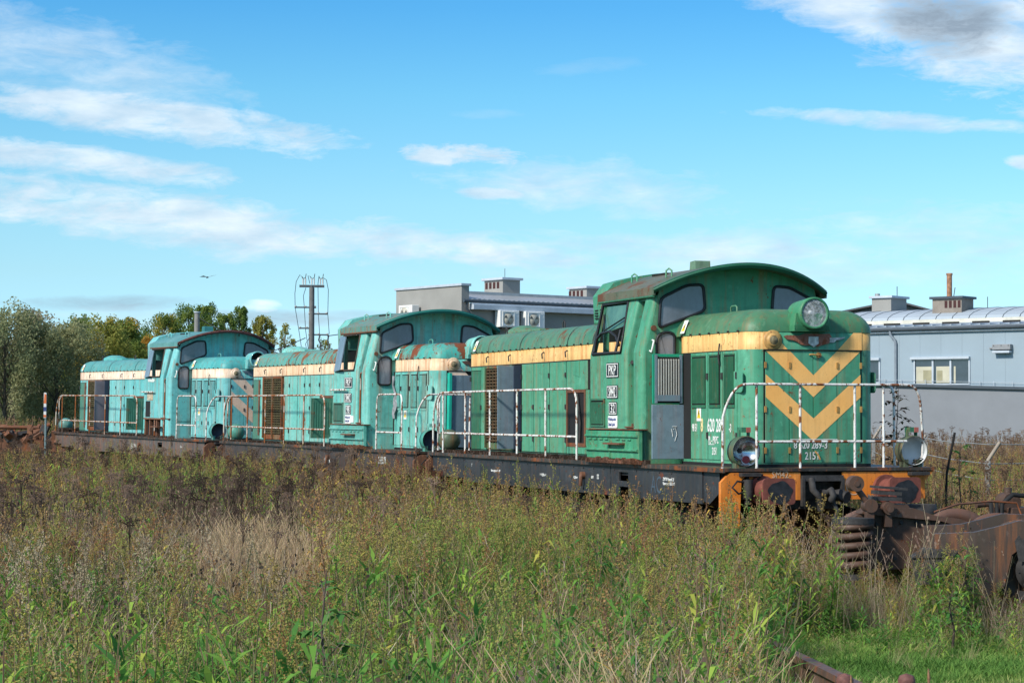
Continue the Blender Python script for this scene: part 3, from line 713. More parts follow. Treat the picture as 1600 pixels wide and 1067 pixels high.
        text('620', .22, (-2.2, yl, 1.80), SIDE, fm, L, sx=.62, bold=.004); text('PL - PKP', .14, (-2.25, yl, 1.62), SIDE, fm, L, sx=.55, bold=.002); text('2151', .14, (-2.15, yl, 1.47), SIDE, fm, L, sx=.55)
    # open door leaves at the front of the cab
    if v['id'] == 1:
        q = MB(); q.box(-2.60, -2.57, -1.43, -HW - .01, 2.18, 2.87); ol = q.build('open_bonnet_door', v['green_in'], L, bevel=.004)
        q = MB(); q.box(-2.57, -2.565, -1.37, -1.02, 2.19, 2.83); q.build('filter_recess', BLACK, ol)
        q = MB()
        for i in range(9): q.box(-2.565, -2.545, -1.355 + i * .038, -1.340 + i * .038, 2.30, 2.80)
        q.build('filter_bar', mat('grey_filter_bar', (.38, .38, .35), .6), ol)
        q = MB(); q.box(-2.567, -2.54, -1.36, -1.03, 2.215, 2.30)
        for (a, b, c, d_) in ((-1.40, -1.365, 2.185, 2.86), (-1.025, -.99, 2.185, 2.86)): q.box(-2.569, -2.553, a, b, c, d_)
        q.build('filter_frame', BLUEG, ol)
        q = MB(); q.box(-2.60, -2.565, -1.44, -.955, 1.41, 2.165); q.build('open_door_panel', BLUEG, L, bevel=.006)
        q = MB(); q.tube([(-2.56, -1.12, 1.82), (-2.56, -1.09, 1.86), (-2.56, -1.07, 1.75), (-2.56, -1.10, 1.66)], .004, n=4); q.tube([(-2.56, -1.07, 1.86), (-2.56, -1.14, 1.86)], .004, n=4); q.tube([(-2.56, -1.15, 1.83), (-2.56, -1.13, 1.72)], .004, n=4); q.build('chalk_scribble', WHITE, L)
    if v['id'] == 2:
        # nose door swung open: blue-grey lining, and torn tarpaulin on the flank
        q = MB(); q.box(X3 - .02, X3 + .10, -.66, .02, 1.42, 2.80, 1); q.build('open_nose_door', [P, BLUEG], L, bevel=.005)
        q = MB(); q.box(X3 + .02, X3 + .14, -.71, -.66, 1.40, 2.84); q.box(X3 + .02, X3 + .14, .0, .05, 1.40, 2.84); q.build('open_door_edge', v['green_in'], L)
        n = 9; q = MB()
        pts = []
        for j in range(n + 1):
            t = j / n; z = 2.80 - t * .85; w = .02 + .15 * math.sin(t * 2.2) + .03 * math.sin(t * 19)
            for i in range(4): pts.append((-2.60 + .03 * t + w * i / 3 - .02, -HW - .05 - .03 * math.sin(i * 2 + t * 9), z))
        q.add(pts, [(j * 4 + i, j * 4 + i + 1, j * 4 + i + 5, j * 4 + i + 4) for j in range(n) for i in range(3)])
        q.build('torn_tarpaulin', mat('grey_tarpaulin', (.22, .23, .24), .9, var=.3), L, recalc=False)
    # --- lower headlamps on the buffer beam
    for yl_, near in ((-1.16, True), (1.28, False)):
        if v['id'] == 3 and not near: pass
        mb = MB(); bowl = (-.10, yl_, 1.555)
        mb.lathe([(-.30, .0), (-.295, .10), (-.24, .165), (-.16, .198), (0, .200), (.008, .192)], bowl, (1, 0, 0), n=32)
        mb.box(-.27, -.13, yl_ - .13, yl_ - .07, 1.31, 1.44); mb.box(-.27, -.13, yl_ + .07, yl_ + .13, 1.31, 1.44)
        hm = v['lamp_low']
        lo = mb.build('headlamp', hm, L)
        q = MB()
        if near and v['id'] == 1:
            q.lathe([(.0, .190), (-.05, .165), (-.10, .11), (-.13, .04), (-.135, 0)], bowl, (1, 0, 0), n=32); q.build('reflector', MIRROR, lo)
            q = MB(); q.cyl((-.16, yl_ - .07, 1.565), (-.14, yl_ - .07, 1.565), .035, n=14); q.cyl((-.14, yl_ + .01, 1.45), (-.115, yl_ + .01, 1.45), .05, n=18, mi=1)
            q.tube([(-.12, yl_ - .16, 1.49), (-.11, yl_ - .08, 1.44), (-.10, yl_ - .07, 1.40)], .008); q.build('bulb_socket', [BLACK, mat('red_lamp_disc', (.06, .008, .015), .4)], lo)
        else:
            q.lathe([(.004, .190), (-.16, .185), (-.165, .0)], bowl, (1, 0, 0), n=32); q.build('empty_lamp_bowl', LGREY if v['id'] == 1 else mat('dark_blue_bowl', (.03, .045, .07), .5), lo)
            q = MB(); q.tube([(-.10, yl_ - .04, 1.39), (-.05, yl_ + .06, 1.46), (-.06, yl_ + .11, 1.45), (-.08, yl_ + .04, 1.40), (-.10, yl_, 1.375)], .008); q.build('loose_wire', BLACK, lo)
        if v['id'] != 3:
            q = MB(); q.box(-.26, -.12, yl_ - .055, yl_ + .075, 1.80, 1.865); q.box(-.22, -.16, yl_ - .07, yl_ - .05, 1.74, 1.83); q.box(-.22, -.16, yl_ + .06, yl_ + .08, 1.74, 1.83)
            tl = q.build('tail_lamp', PD if v['id'] == 1 else v['paint'], lo)
            q = MB(); q.box(-.12, -.11, yl_ + .01, yl_ + .07, 1.80, 1.865); q.build('red_lens', mat('faded_red_lens', (.35, .10, .08), .4), tl)
        q = MB(); q.box(-.30, .10, yl_ - .15, yl_ + .12, 1.24, 1.284); q.build('lamp_bracket', STEELG, L)
    # rear lamps seen from behind
    for yl_ in (-1.16, 1.16):
        mb = MB(); mb.lathe([(-.30, .0), (-.29, .12), (-.22, .18), (-.14, .198), (0, .200), (-.02, .18), (-.14, .17), (-.2, 0)], (-13.0, yl_, 1.555), (-1, 0, 0), n=24)
        mb.box(-12.92, -12.8, yl_ - .1, yl_ + .1, 1.31, 1.45); mb.build('headlamp', v['lamp_low'], L)
    cab(L, v)
    rails(L, v)
    # litter on the deck
    q = MB()
    for i in range(420):
        x = rnd.uniform(-12.8, -2.6); y = -rnd.uniform(1.02, 1.46) if x < -5 or x > -2.6 else -1.49 + rnd.random() * .03
        r = rnd.uniform(.015, .05)
        q.box(x - r, x + r, y - r, y + r, 1.335, 1.345 + rnd.random() * .05, 0, None)
    if v['id'] == 3:
        for i in range(60):
            x = rnd.uniform(-13, -12.1); y = rnd.uniform(-1.45, -.6); r = rnd.uniform(.04, .10); q.box(x - r, x + r, y - r, y + r, 1.33, 1.36 + rnd.random() * .12)
    tag(q.build('deck_litter', MOSS, L), 'crumbs of rust, leaves and dirt lying on the deck', None, None, 'stuff')
    return L


def cab(L, v):
    P, PR = v['paint'], v['roof']
    XF, XB = -2.84, -4.80           # front and rear wall
    zt = 3.70
    arc = lambda y, hw=1.33, z0=3.80, sg=.355: z0 + math.sqrt(((hw * hw + sg * sg) / (2 * sg)) ** 2 - y * y) - ((hw * hw + sg * sg) / (2 * sg) - sg)
    cabo = MB()
    # front and rear walls: outline with leaning shoulders and arched top
    def outline(inset=0.):
        a = [(-1.50 + inset, DZ), (-1.50 + inset, 2.90), (-1.30 + inset, 3.68)]
        top = [(-1.28 + 2.56 * i / 16, arc(-1.28 + 2.56 * i / 16) - .03 - inset) for i in range(17)]
        return a + top + [(1.30 - inset, 3.68), (1.50 - inset, 2.90), (1.50 - inset, DZ)]
    cabo.prism([(-1.42, DZ)] + outline()[1:-1][0:0] + [(-1.42, 2.9), (-1.24, 3.68)] + [(-1.2 + 2.4 * i / 16, arc(-1.2 + 2.4 * i / 16) - .03) for i in range(17)] + [(1.24, 3.68), (1.42, 2.9), (1.42, DZ)], 'x', XF, XF - .06)
    # rear wall with two windows cut out: built as strips
    for s in (-1, 1):
        cabo.box(XB, XB + .05, s * 1.45, s * .96, DZ, 2.85); cabo.box(XB, XB + .05, s * 1.22, s * 1.30, 2.85, 3.66)
    cabo.box(XB, XB + .05, -.45, .45, DZ, 4.05); cabo.box(XB, XB + .05, -1.3, 1.3, 3.60, 3.80); cabo.box(XB, XB + .05, -1.0, 1.0, DZ, 3.2)
    # sides
    def strip(s, xa, xb, za, zb, xa2=None, xb2=None, y=None, th=.05, mi=0):
        xa2 = xa if xa2 is None else xa2; xb2 = xb if xb2 is None else xb2
        ya = s * (lean(za) if y is None else y); yb = s * (lean(zb) if y is None else y); t = s * th
        vs = [(xa, ya, za), (xb, ya, za), (xb2, yb, zb), (xa2, yb, zb), (xa, ya - t, za), (xb, ya - t, za), (xb2, yb - t, zb), (xa2, yb - t, zb)]
        cabo.add(vs, [(0, 1, 2, 3), (7, 6, 5, 4), (0, 4, 5, 1), (1, 5, 6, 2), (2, 6, 7, 3), (3, 7, 4, 0)], mi)
    def jamb(s, x, z0, z1, dirx, depth=.16, rad=.05):
        """rounded return of a side panel into the door recess"""
        n = 5; lv = []
        for z in (z0, 2.90, z1):
            y = lean(z); ring = []
            for i in range(n + 1):
                a = R(90 * i / n); ring.append((x - dirx * rad + dirx * rad * math.sin(a), s * (y - rad + rad * math.cos(a)), z))
            ring.append((x, s * min(y - rad, 1.355 - .19 * max(0, (z - 2.9) / .8) if z > 2.9 else 1.345), z)); lv.append(ring)
        k = len(lv[0]); vs = [p for r in lv for p in r]
        cabo.add(vs, [(j * k + i, j * k + i + 1, (j + 1) * k + i + 1, (j + 1) * k + i) for j in range(2) for i in range(k - 1)], 0, True)
    for s in (-1, 1):
        if v['id'] == 3 and s < 0: strip(s, XB, -3.44, 1.84, 2.40); strip(s, -4.62, -3.44, 2.40, 2.90); strip(s, XB, -4.62, 2.40, 2.90); 
        else: strip(s, XB, -3.44, DZ, 2.90)
        # around the side window (trapezoid: rear edge upright, front edge leaning)
        strip(s, XB, -4.68, 2.90, 3.66, None, -4.72); strip(s, -3.58, -3.44, 2.90, 3.66, -3.74, -3.44); strip(s, XB, -3.44, 3.66, 3.70)
        jamb(s, -3.39, DZ, 3.70, 1); strip(s, -3.10, -2.93, DZ, 2.90); strip(s, -3.10, -2.93, 2.90, 3.70)
        jamb(s, -3.14, DZ, 3.70, -1)
        # rounded front corner
        n = 6; lv = []
        for z in (DZ, 2.90, 3.70):
            y = lean(z); ring = [(XF - .10 + .10 * math.sin(R(90 * i / n)), s * (y - .10 + .10 * math.cos(R(90 * i / n))), z) for i in range(n + 1)]; lv.append(ring)
        vs = [p for r in lv for p in r]; k = n + 1
        cabo.add(vs, [(j * k + i, j * k + i + 1, (j + 1) * k + i + 1, (j + 1) * k + i) for j in range(2) for i in range(n)], 0, True)
        # door posts close the top of the recess
        cabo.box(-3.45, -3.05, s * 1.14, s * 1.28, 3.64, 3.70)
    cabo.box(XB, XF, -1.3, 1.3, DZ + .40, DZ + .44)
    body = cabo.build('cab', P, L)
    # inside: control desk
    q = MB(); q.box(-4.5, -3.9, -.5, .5, 1.8, 2.75); q.box(-4.55, -3.85, -.55, .55, 2.75, 2.82); q.box(-3.4, -2.95, -.9, .9, 1.8, 2.9); q.build('control_desk', mat('cream_desk', (.50, .40, .20), .7, var=.3), body)
    # ventilation casing behind the cab roof
    q = MB(); a2 = [(-1.24, 3.38), (-1.26, 3.80), (-1.20, 3.88)] + [(-1.1 + 2.2 * i / 10, 3.93 + .24 * (1 - ((-1.1 + 2.2 * i / 10) / 1.3) ** 2)) for i in range(11)] + [(1.20, 3.88), (1.26, 3.80), (1.24, 3.38)]
    q.prism(a2, 'x', -5.32, -4.86)
    vc = q.build('ventilation_casing', P, L, bevel=.03)
    q = MB()
    for z in (3.46, 3.50, 3.54, 3.58):
        for x0, x1 in ((-5.24, -5.12), (-5.02, -4.90)): q.box(x0, x1, -1.262, -1.24, z, z + .018)
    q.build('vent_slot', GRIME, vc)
    # doors
    for s in (-1, 1):
        if v['id'] == 1 or s > 0:
            q = MB(); vs = []
            q.prism([(-3.44, 1.86), (-3.08, 1.86), (-3.08, 2.94), (-3.44, 2.94)], 'y', s * 1.34, s * 1.30)
            q.add([(-3.44, s * 1.34, 2.94), (-3.08, s * 1.34, 2.94), (-3.08, s * 1.16, 3.68), (-3.44, s * 1.16, 3.68)], [(0, 1, 2, 3)])
            d = q.build('cab_door', P, L, recalc=False)
            q = MB(); q.add([(-3.39, s * 1.352, 2.93), (-3.13, s * 1.352, 2.93), (-3.13, s * 1.17, 3.66), (-3.39, s * 1.17, 3.66)], [(0, 1, 2, 3)]); wd = q.build('door_window', GLASS, d, recalc=False)
            q = MB(); q.tube([(-3.39, s * 1.356, 2.93), (-3.13, s * 1.356, 2.93), (-3.13, s * 1.174, 3.66), (-3.39, s * 1.174, 3.66), (-3.39, s * 1.356, 2.93)], .016, n=6); q.build('window_seal', RUBBER, wd)
            q = MB(); q.cyl((-3.40, s * 1.36, 2.76), (-3.36, s * 1.42, 2.77), .03, n=8); q.tube([(-3.30, s * 1.36, 2.74), (-3.24, s * 1.42, 2.74)], .02); q.build('door_handle', STEELG, d)
    # step below the door
    q = MB(); q.box(-3.46, -3.06, -1.50, -1.30, 1.84, 1.86); q.box(-3.95, -3.30, -1.64, -1.50, 1.60, 1.625); q.box(-3.28, -3.24, -1.46, -1.36, 1.86, 1.90); q.build('door_step', RUSTY, L)
    # battery box below
    if v['id'] != 3:
        q = MB()
        q.prism([(-1.50, 1.81), (-1.56, 1.79), (-1.545, 1.40), (-1.50, 1.38)], 'x', -4.82, -2.78)
        for z in (1.745, 1.545):
            q.prism([(-1.55, z), (-1.585, z - .01), (-1.585, z - .035), (-1.55, z - .045)], 'x', -4.82, -2.80)
        x = -4.72
        while x < -3.0:
            if not (-3.95 < x < -3.8): q.box(x, x + .13, -1.575, -1.545, 1.665, 1.69)
            x += .22
        q.box(-3.885, -3.87, -1.568, -1.54, 1.41, 1.78)
        bb = q.build('battery_box', v['boxpaint'], L, bevel=.004)
        q = MB(); q.box(-4.83, -2.76, -1.57, -1.42, 1.81, 1.825)
        rr = random.Random(4)
        for i in range(70):
            x = rr.uniform(-4.8, -2.8); q.box(x - .05, x + .05, -1.57, -1.50, 1.33, 1.36 + rr.random() * .06)
        q.build('rusted_ledge', RUSTY, bb)
    else:
        q = MB(); q.box(XB_ := -4.80, -2.85, -1.30, -1.28, DZ, 1.82)
        q.build('open_box_back', BLACK, L)
        q = MB()
        for x in (-4.76, -4.40, -3.86, -3.50, -3.30): q.box(x - .05, x + .03, -1.47, -1.40, DZ, 1.80)
        q.box(-4.82, -2.85, -1.50, -1.35, 1.80, 1.84); q.build('box_frame', RUSTY, L)
        q = MB(); q.box(-4.66, -4.30, -1.503, -1.500, 1.86, 2.28); q.build('open_vent', BLACK, L)
    # small louvre on the flank
    if v['id'] != 3:
        q = MB(); q.box(-4.75, -4.22, -1.507, -1.50, 1.87, 2.24, 1); x = -4.72
        while x < -4.25: q.box(x, x + .016, -1.52, -1.505, 1.89, 2.21); x += .034
        for a in ((-4.77, -4.74, 1.85, 2.26), (-4.22, -4.19, 1.85, 2.26)): q.box(a[0], a[1], -1.522, -1.50, a[2], a[3])
        q.box(-4.77, -4.19, -1.521, -1.50, 2.235, 2.262); q.box(-4.77, -4.19, -1.521, -1.50, 1.85, 1.872)
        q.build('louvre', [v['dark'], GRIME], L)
    # number plates
    def plate(s_, x0, x1, z0, z1, dmg=0):
        q = MB(); q.prism(rrect(x0, x1, z0, z1, .02, 3), 'y', -1.502, -1.512); p = q.build('number_plate', PLATEB if s_ else WHITEP, L)
        if s_:
            q = MB(); b = .012; g = .012
            for a in ((x0 + g, x1 - g, z0 + g, z0 + g + b), (x0 + g, x1 - g, z1 - g - b, z1 - g)): q.box(a[0], a[1], -1.5135, -1.512, a[2], a[3])
            for a in ((x0 + g, x0 + g + b, z0 + g + b, z1 - g - b), (x1 - g - b, x1 - g, z0 + g + b, z1 - g - b)): q.box(a[0], a[1], -1.5135, -1.512, a[2], a[3])
            q.build('plate_border', WHITE, p)
            text(s_, (z1 - z0) * .95, ((x0 + x1) / 2, -1.5135, z0 + (z1 - z0) * .18), SIDE, WHITE, p, sx=(x1 - x0) / (z1 - z0) / len(s_) * 1.18, align='CENTER', bold=.001)
        return p
    if v['id'] in (1, 2):
        plate('PKP', -4.13, -3.66, 2.56, 2.775); plate('SM42', -4.11, -3.69, 2.26, 2.45); plate('32' if v['id'] == 1 else '98', -4.03, -3.72, 2.02, 2.21)
        p = plate('', -4.06, -3.71, 1.835, 2.01)
        bl = mat('blue_lettering', (.03, .06, .22), .7)
        text('Wielkopolski', .062, (-4.045, -1.514, 1.94), SIDE, bl, p, sx=.92); text('Zak\u0142ad Sp\u00f3\u0142ki', .062, (-4.045, -1.514, 1.865), SIDE, bl, p, sx=.78)
        if v['id'] == 2:
            q = MB(); q.box(-3.72, -3.55, -1.512, -1.503, 1.86, 1.99); q.build('torn_notice', WHITEP, L)
    else:
        q = MB(); q.box(-4.55, -4.08, -1.507, -1.50, 2.30, 2.52); q.build('worn_plate', mat('rubbed_tan_plate', (.34, .28, .19), .8, var=.5, vscale=14), L)
        text('SM42\n21511', .10, (-4.52, -1.509, 2.42), SIDE, mat('rubbed_lettering', (.6, .58, .5), .8), L, sx=.9)
        q = MB(); q.prism([(-4.52, 2.86), (-4.10, 2.88), (-3.96, 2.82), (-4.05, 2.78), (-4.50, 2.79)], 'y', -1.503, -1.508); q.build('bared_patch', mat('pale_filler', (.55, .60, .56), .8), L)
    # side window frame and glass
    for s in (-1, 1):
        y = lambda z: s * (lean(z) + .004)
        q = MB(); fr = [(-4.70, 2.915), (-3.575, 2.915), (-3.74, 3.655), (-4.73, 3.655)]
        q.tube([(x, y(z), z) for x, z in fr + fr[:1]], .026, n=6)
        wf = q.build('window_frame', RUBBER if v['id'] == 1 else mat('rusty_frame', (.06, .045, .035), .8), L)
        if s < 0:
            if v['id'] == 1:
                q = MB(); q.tube([(-4.65, y(2.93), 2.95), (-4.66, y(3.1), 3.14), (-4.5, y(3.15), 3.22), (-4.2, y(3.2), 3.24), (-3.95, y(3.2), 3.16), (-3.78, y(3.1), 3.02)], .022, n=6)
                q.tube([(-3.80, y(2.93), 2.93), (-3.80, y(3.25), 3.25)], .02, n=6); q.tube([(-4.62, y(3.5), 3.5), (-4.4, y(3.2), 3.26), (-3.75, y(3.4), 3.42)], .012, n=6)
                q.build('bent_window_rubber', RUBBER, wf)
                q = MB(); q.add([(-4.5, y(3.22) + .03, 3.22), (-3.8, y(3.3) + .03, 3.30), (-3.76, y(3.6) + .03, 3.62), (-4.66, y(3.6) + .03, 3.62)], [(0, 1, 2, 3)])
                q.build('window_pane', glass('green_tinted_pane', (.05, .13, .085), .2), wf, recalc=False)
            else:
                q = MB(); q.prism([(-4.74, 2.90), (-4.16, 2.93), (-4.18, 3.62), (-4.76, 3.66)], 'y', 0, .02)
                pane = q.build('tilted_window_pane', glass('blue_grey_pane', (.12, .16, .20), .25), L); pane.matrix_local = Matrix.Translation((0, -1.54, 0)) @ Matrix.Translation((-4.7, 0, 2.9)) @ Matrix.Rotation(R(-8), 4, 'Z') @ Matrix.Rotation(R(-10), 4, 'X') @ Matrix.Translation((4.7, 0, -2.9))
        else:
            pass
    # front windows
    def win(poly, name='cab_window'):
        """poly in (y,z); rounded corners"""
        n = len(poly); pts = []
        for i in range(n):
            p0, p1, p2 = Vector(poly[i - 1]), Vector(poly[i]), Vector(poly[(i + 1) % n]); r = .075
            a = p1 + (p0 - p1).normalized() * r; b = p1 + (p2 - p1).normalized() * r
            for t in (0, .25, .5, .75, 1): pts.append(tuple((1 - t) ** 2 * a + 2 * t * (1 - t) * p1 + t * t * b))
        q = MB(); q.prism(pts, 'x', XF, XF + .012); g = q.build(name, GLASS, L)
        q = MB(); q.tube([(XF + .014, y_, z_) for y_, z_ in pts + pts[:1]], .022, n=6); q.build('window_seal', RUBBER, g)
    win([(-1.23, 3.24), (-.52, 3.50), (-.55, 3.865), (-.80, 3.85), (-1.20, 3.66)]); win([(1.23, 3.24), (.52, 3.50), (.55, 3.865), (.80, 3.85), (1.20, 3.66)])
    win([(-1.26, 2.62), (-.99, 2.62), (-.99, 3.17), (-1.14, 3.19), (-1.26, 3.13)]); win([(1.26, 2.62), (.99, 2.62), (.99, 3.17), (1.14, 3.19), (1.26, 3.13)])
    q = MB(); q.tube([(XF + .0, -1.36, 2.92), (XF + .06, -1.36, 2.90), (XF + .06, -1.34, 2.99), (XF + .05, -1.32, 3.06), (XF, -1.32, 3.07)], .014); q.build('hand_hold', WHITEP, L)
    q = MB(); q.cyl((XF, -1.31, 3.24), (XF + .03, -1.31, 3.24), .04, n=10); q.build('horn_bracket', RUSTY, L)
    # roof sheet with visor
    rb = MB(); ny, nx = 24, 6; top = []; th = .045
    for side_, dz in ((0, 0), (1, -th)):
        for j in range(nx + 1):
            for i in range(ny + 1):
                y = -1.34 + 2.68 * i / ny; xf = -2.73 + .36 * (1 - (y / 1.34) ** 2); x = -4.90 + (xf + 4.90) * j / nx
                top.append((x, y, arc(y, 1.34) + .0 + dz))
    k = ny + 1; o = (nx + 1) * k; fs = []
    for j in range(nx):
        for i in range(ny):
            a = j * k + i; fs.append((a, a + 1, a + k + 1, a + k)); fs.append((o + a, o + a + k, o + a + k + 1, o + a + 1))
    for i in range(ny):
        fs.append((i, o + i, o + i + 1, i + 1)); a = nx * k + i; fs.append((a, a + 1, o + a + 1, o + a))
    for j in range(nx):
        a = j * k; fs.append((a, a + k, o + a + k, o + a)); a = j * k + ny; fs.append((a, o + a, o + a + k, a + k))
    rb.add(top, fs, 0, True)
    cr = rb.build('cab_roof', [v['cabroof']], L); md = cr.modifiers.new('edges', 'EDGE_SPLIT'); md.split_angle = R(40)
    # lip along the visor edge and the rain strip over the door
    q = MB(); q.tube([(-2.735 + .36 * (1 - (y / 1.34) ** 2), y, arc(y, 1.34) - .028) for y in [-1.34 + 2.68 * i / 28 for i in range(29)]], .022, n=6)
    n = 28; ys = [-1.345 + 2.69 * i / n for i in range(n + 1)]; xl = lambda y: -2.728 + .36 * (1 - (y / 1.345) ** 2)
    o_ = [(xl(y), y, arc(y, 1.345) + .006) for y in ys] + [(xl(y) + .004, y, arc(y, 1.345) - .075) for y in ys] + [(xl(y) - .03, y, arc(y, 1.345) - .075) for y in ys]
    q.add(o_, [(i, i + 1, n + 2 + i, n + 1 + i) for i in range(n)] + [(n + 1 + i, n + 2 + i, 2 * n + 3 + i, 2 * n + 2 + i) for i in range(n)], 0, True)
    q.build('visor_lip', v['visor'], cr)
    q = MB()
    for s in (-1, 1): q.box(-4.90, -2.735, s * 1.318, s * 1.348, 3.70, 3.81)
    q.build_split('eave_flange', v['cabroof'], cr)
    q = MB(); q.tube([(-4.88, -1.335, 3.685), (-2.76, -1.335, 3.685)], .02, n=6); q.build('rain_strip', RUSTY if v['id'] != 1 else v['dark'], cr)
    q = MB()
    for x, y in ((-4.45, -.95), (-3.15, -.95), (-4.45, .95), (-3.15, .95)):
        z = arc(y, 1.34); q.tube([(x, y - .03, z - .01), (x, y - .03, z + .09), (x + .03, y, z + .12), (x + .06, y + .03, z + .09), (x + .06, y + .03, z - .01)], .014)
    q.build_split('lifting_eye', v['paint'], cr)
    if v['id'] != 2:
        q = MB(); q.prism([(-4.30, 4.11), (-4.06, 4.11), (-4.08, 4.30), (-4.27, 4.29)], 'y', -.12, .12); q.build('roof_vent', v['vent'], cr, bevel=.015)
    q = MB(); q.box(-4.3, -3.8, -.72, -.5, 4.06, 4.09); q.build('roof_hatch', GRIME, cr)


def rails(L, v):
    M0 = v['rail']; r = .018
    def rail(lines, m=M0, name='handrail'):
        q = MB()
        for ln in lines: q.tube(ln, r, n=8)
        return q.build(name, m, L)
    def bend(p, c, q_, n=5):
        p, c, q_ = Vector(p), Vector(c), Vector(q_)
        return [tuple((1 - t) ** 2 * p + 2 * t * (1 - t) * c + t * t * q_) for t in [i / n for i in range(n + 1)]]
    for s in (-1, 1):
        y = s * 1.45
        ln = bend((-12.95, y, 1.9), (-12.88, y, 2.40), (-12.40, y, 2.42)); ln = [(-12.97, y, DZ)] + ln
        ln += bend((-5.80, y, 2.42), (-5.52, y, 2.42), (-5.51, y, 2.15)) + [(-5.51, y, DZ)]
        lines = [ln, [(-12.35, y, 1.69), (-5.51, y, 1.69)]]
        posts = [[(x, y, DZ), (x, y, 2.41)] for x in (-12.35, -11.04, -9.67, -8.27, -6.90)]
        rail(lines + (posts if v['id'] == 1 else []))
        if v['id'] != 1:
            for p_ in posts: rail([p_], RAILR, 'rail_post')
        # nose railing corner posts
        if s < 0 and v['id'] == 1: pass
        else: rail([[(-2.36, y, DZ)] + bend((-2.35, y, 2.25), (-2.33, y, 2.42), (-2.18, y, 2.42)) + bend((-1.12, y, 2.42), (-.97, y, 2.42), (-.96, y, 2.25)) + [(-.95, y, DZ)], [(-2.36, y, 1.68), (-.95, y, 1.68)]], v['rail2'])
        if v['id'] != 1 or s > 0:
            for x in (-4.03, -3.30):
                rail([[(x, s * 1.46, DZ), (x, s * 1.46, 2.02)]], RAILR, 'grab_rail_foot')
                rail([[(x, s * 1.46, 2.02), (x + .02, s * 1.46, 2.72)] + bend((x + .02, s * 1.47, 2.75), (x + .04, s * 1.48, 2.86), (x + .14, s * 1.49, 2.86))], v['grab'], 'grab_rail')
            rail([[(-4.85, s * 1.56, 2.52), (-3.88, s * 1.56, 2.52)]], RAILW, 'grab_rail')
    # across the nose
    ln = [(-.20, -1.45, DZ)] + bend((-.18, -1.45, 2.0), (-.06, -1.42, 2.30), (-.02, -1.30, 2.39)) + bend((-.01, -1.25, 2.41), (0, -1.2, 2.42), (0, -1.1, 2.42))
    ln += bend((0, 1.1, 2.42), (0, 1.25, 2.42), (-.02, 1.30, 2.30)) + bend((-.03, 1.33, 2.2), (-.10, 1.40, 1.9), (-.16, 1.44, 1.7)) + [(-.2, 1.45, DZ)]
    lines = [ln, [(-.02, -1.05, 1.68), (-.02, 1.12, 1.68)]]
    for y in (-1.05, -.43, .36, .78): lines.append([(-.02, y, DZ), (-.02, y, 2.42)])
    rail(lines, v['rail2'])
    # across the tail
    ln = [(-12.99, -1.35, DZ), (-12.99, -1.35, 2.2)] + bend((-12.99, -1.35, 2.25), (-12.99, -1.33, 2.42), (-12.99, -1.2, 2.42)) + bend((-12.99, 1.2, 2.42), (-12.99, 1.33, 2.42), (-12.99, 1.35, 2.25)) + [(-12.99, 1.35, DZ)]
    rail([ln, [(-12.99, -1.35, 1.68), (-12.99, 1.35, 1.68)], [(-12.99, -.4, DZ), (-12.99, -.4, 2.42)], [(-12.99, .4, DZ), (-12.99, .4, 2.42)]])


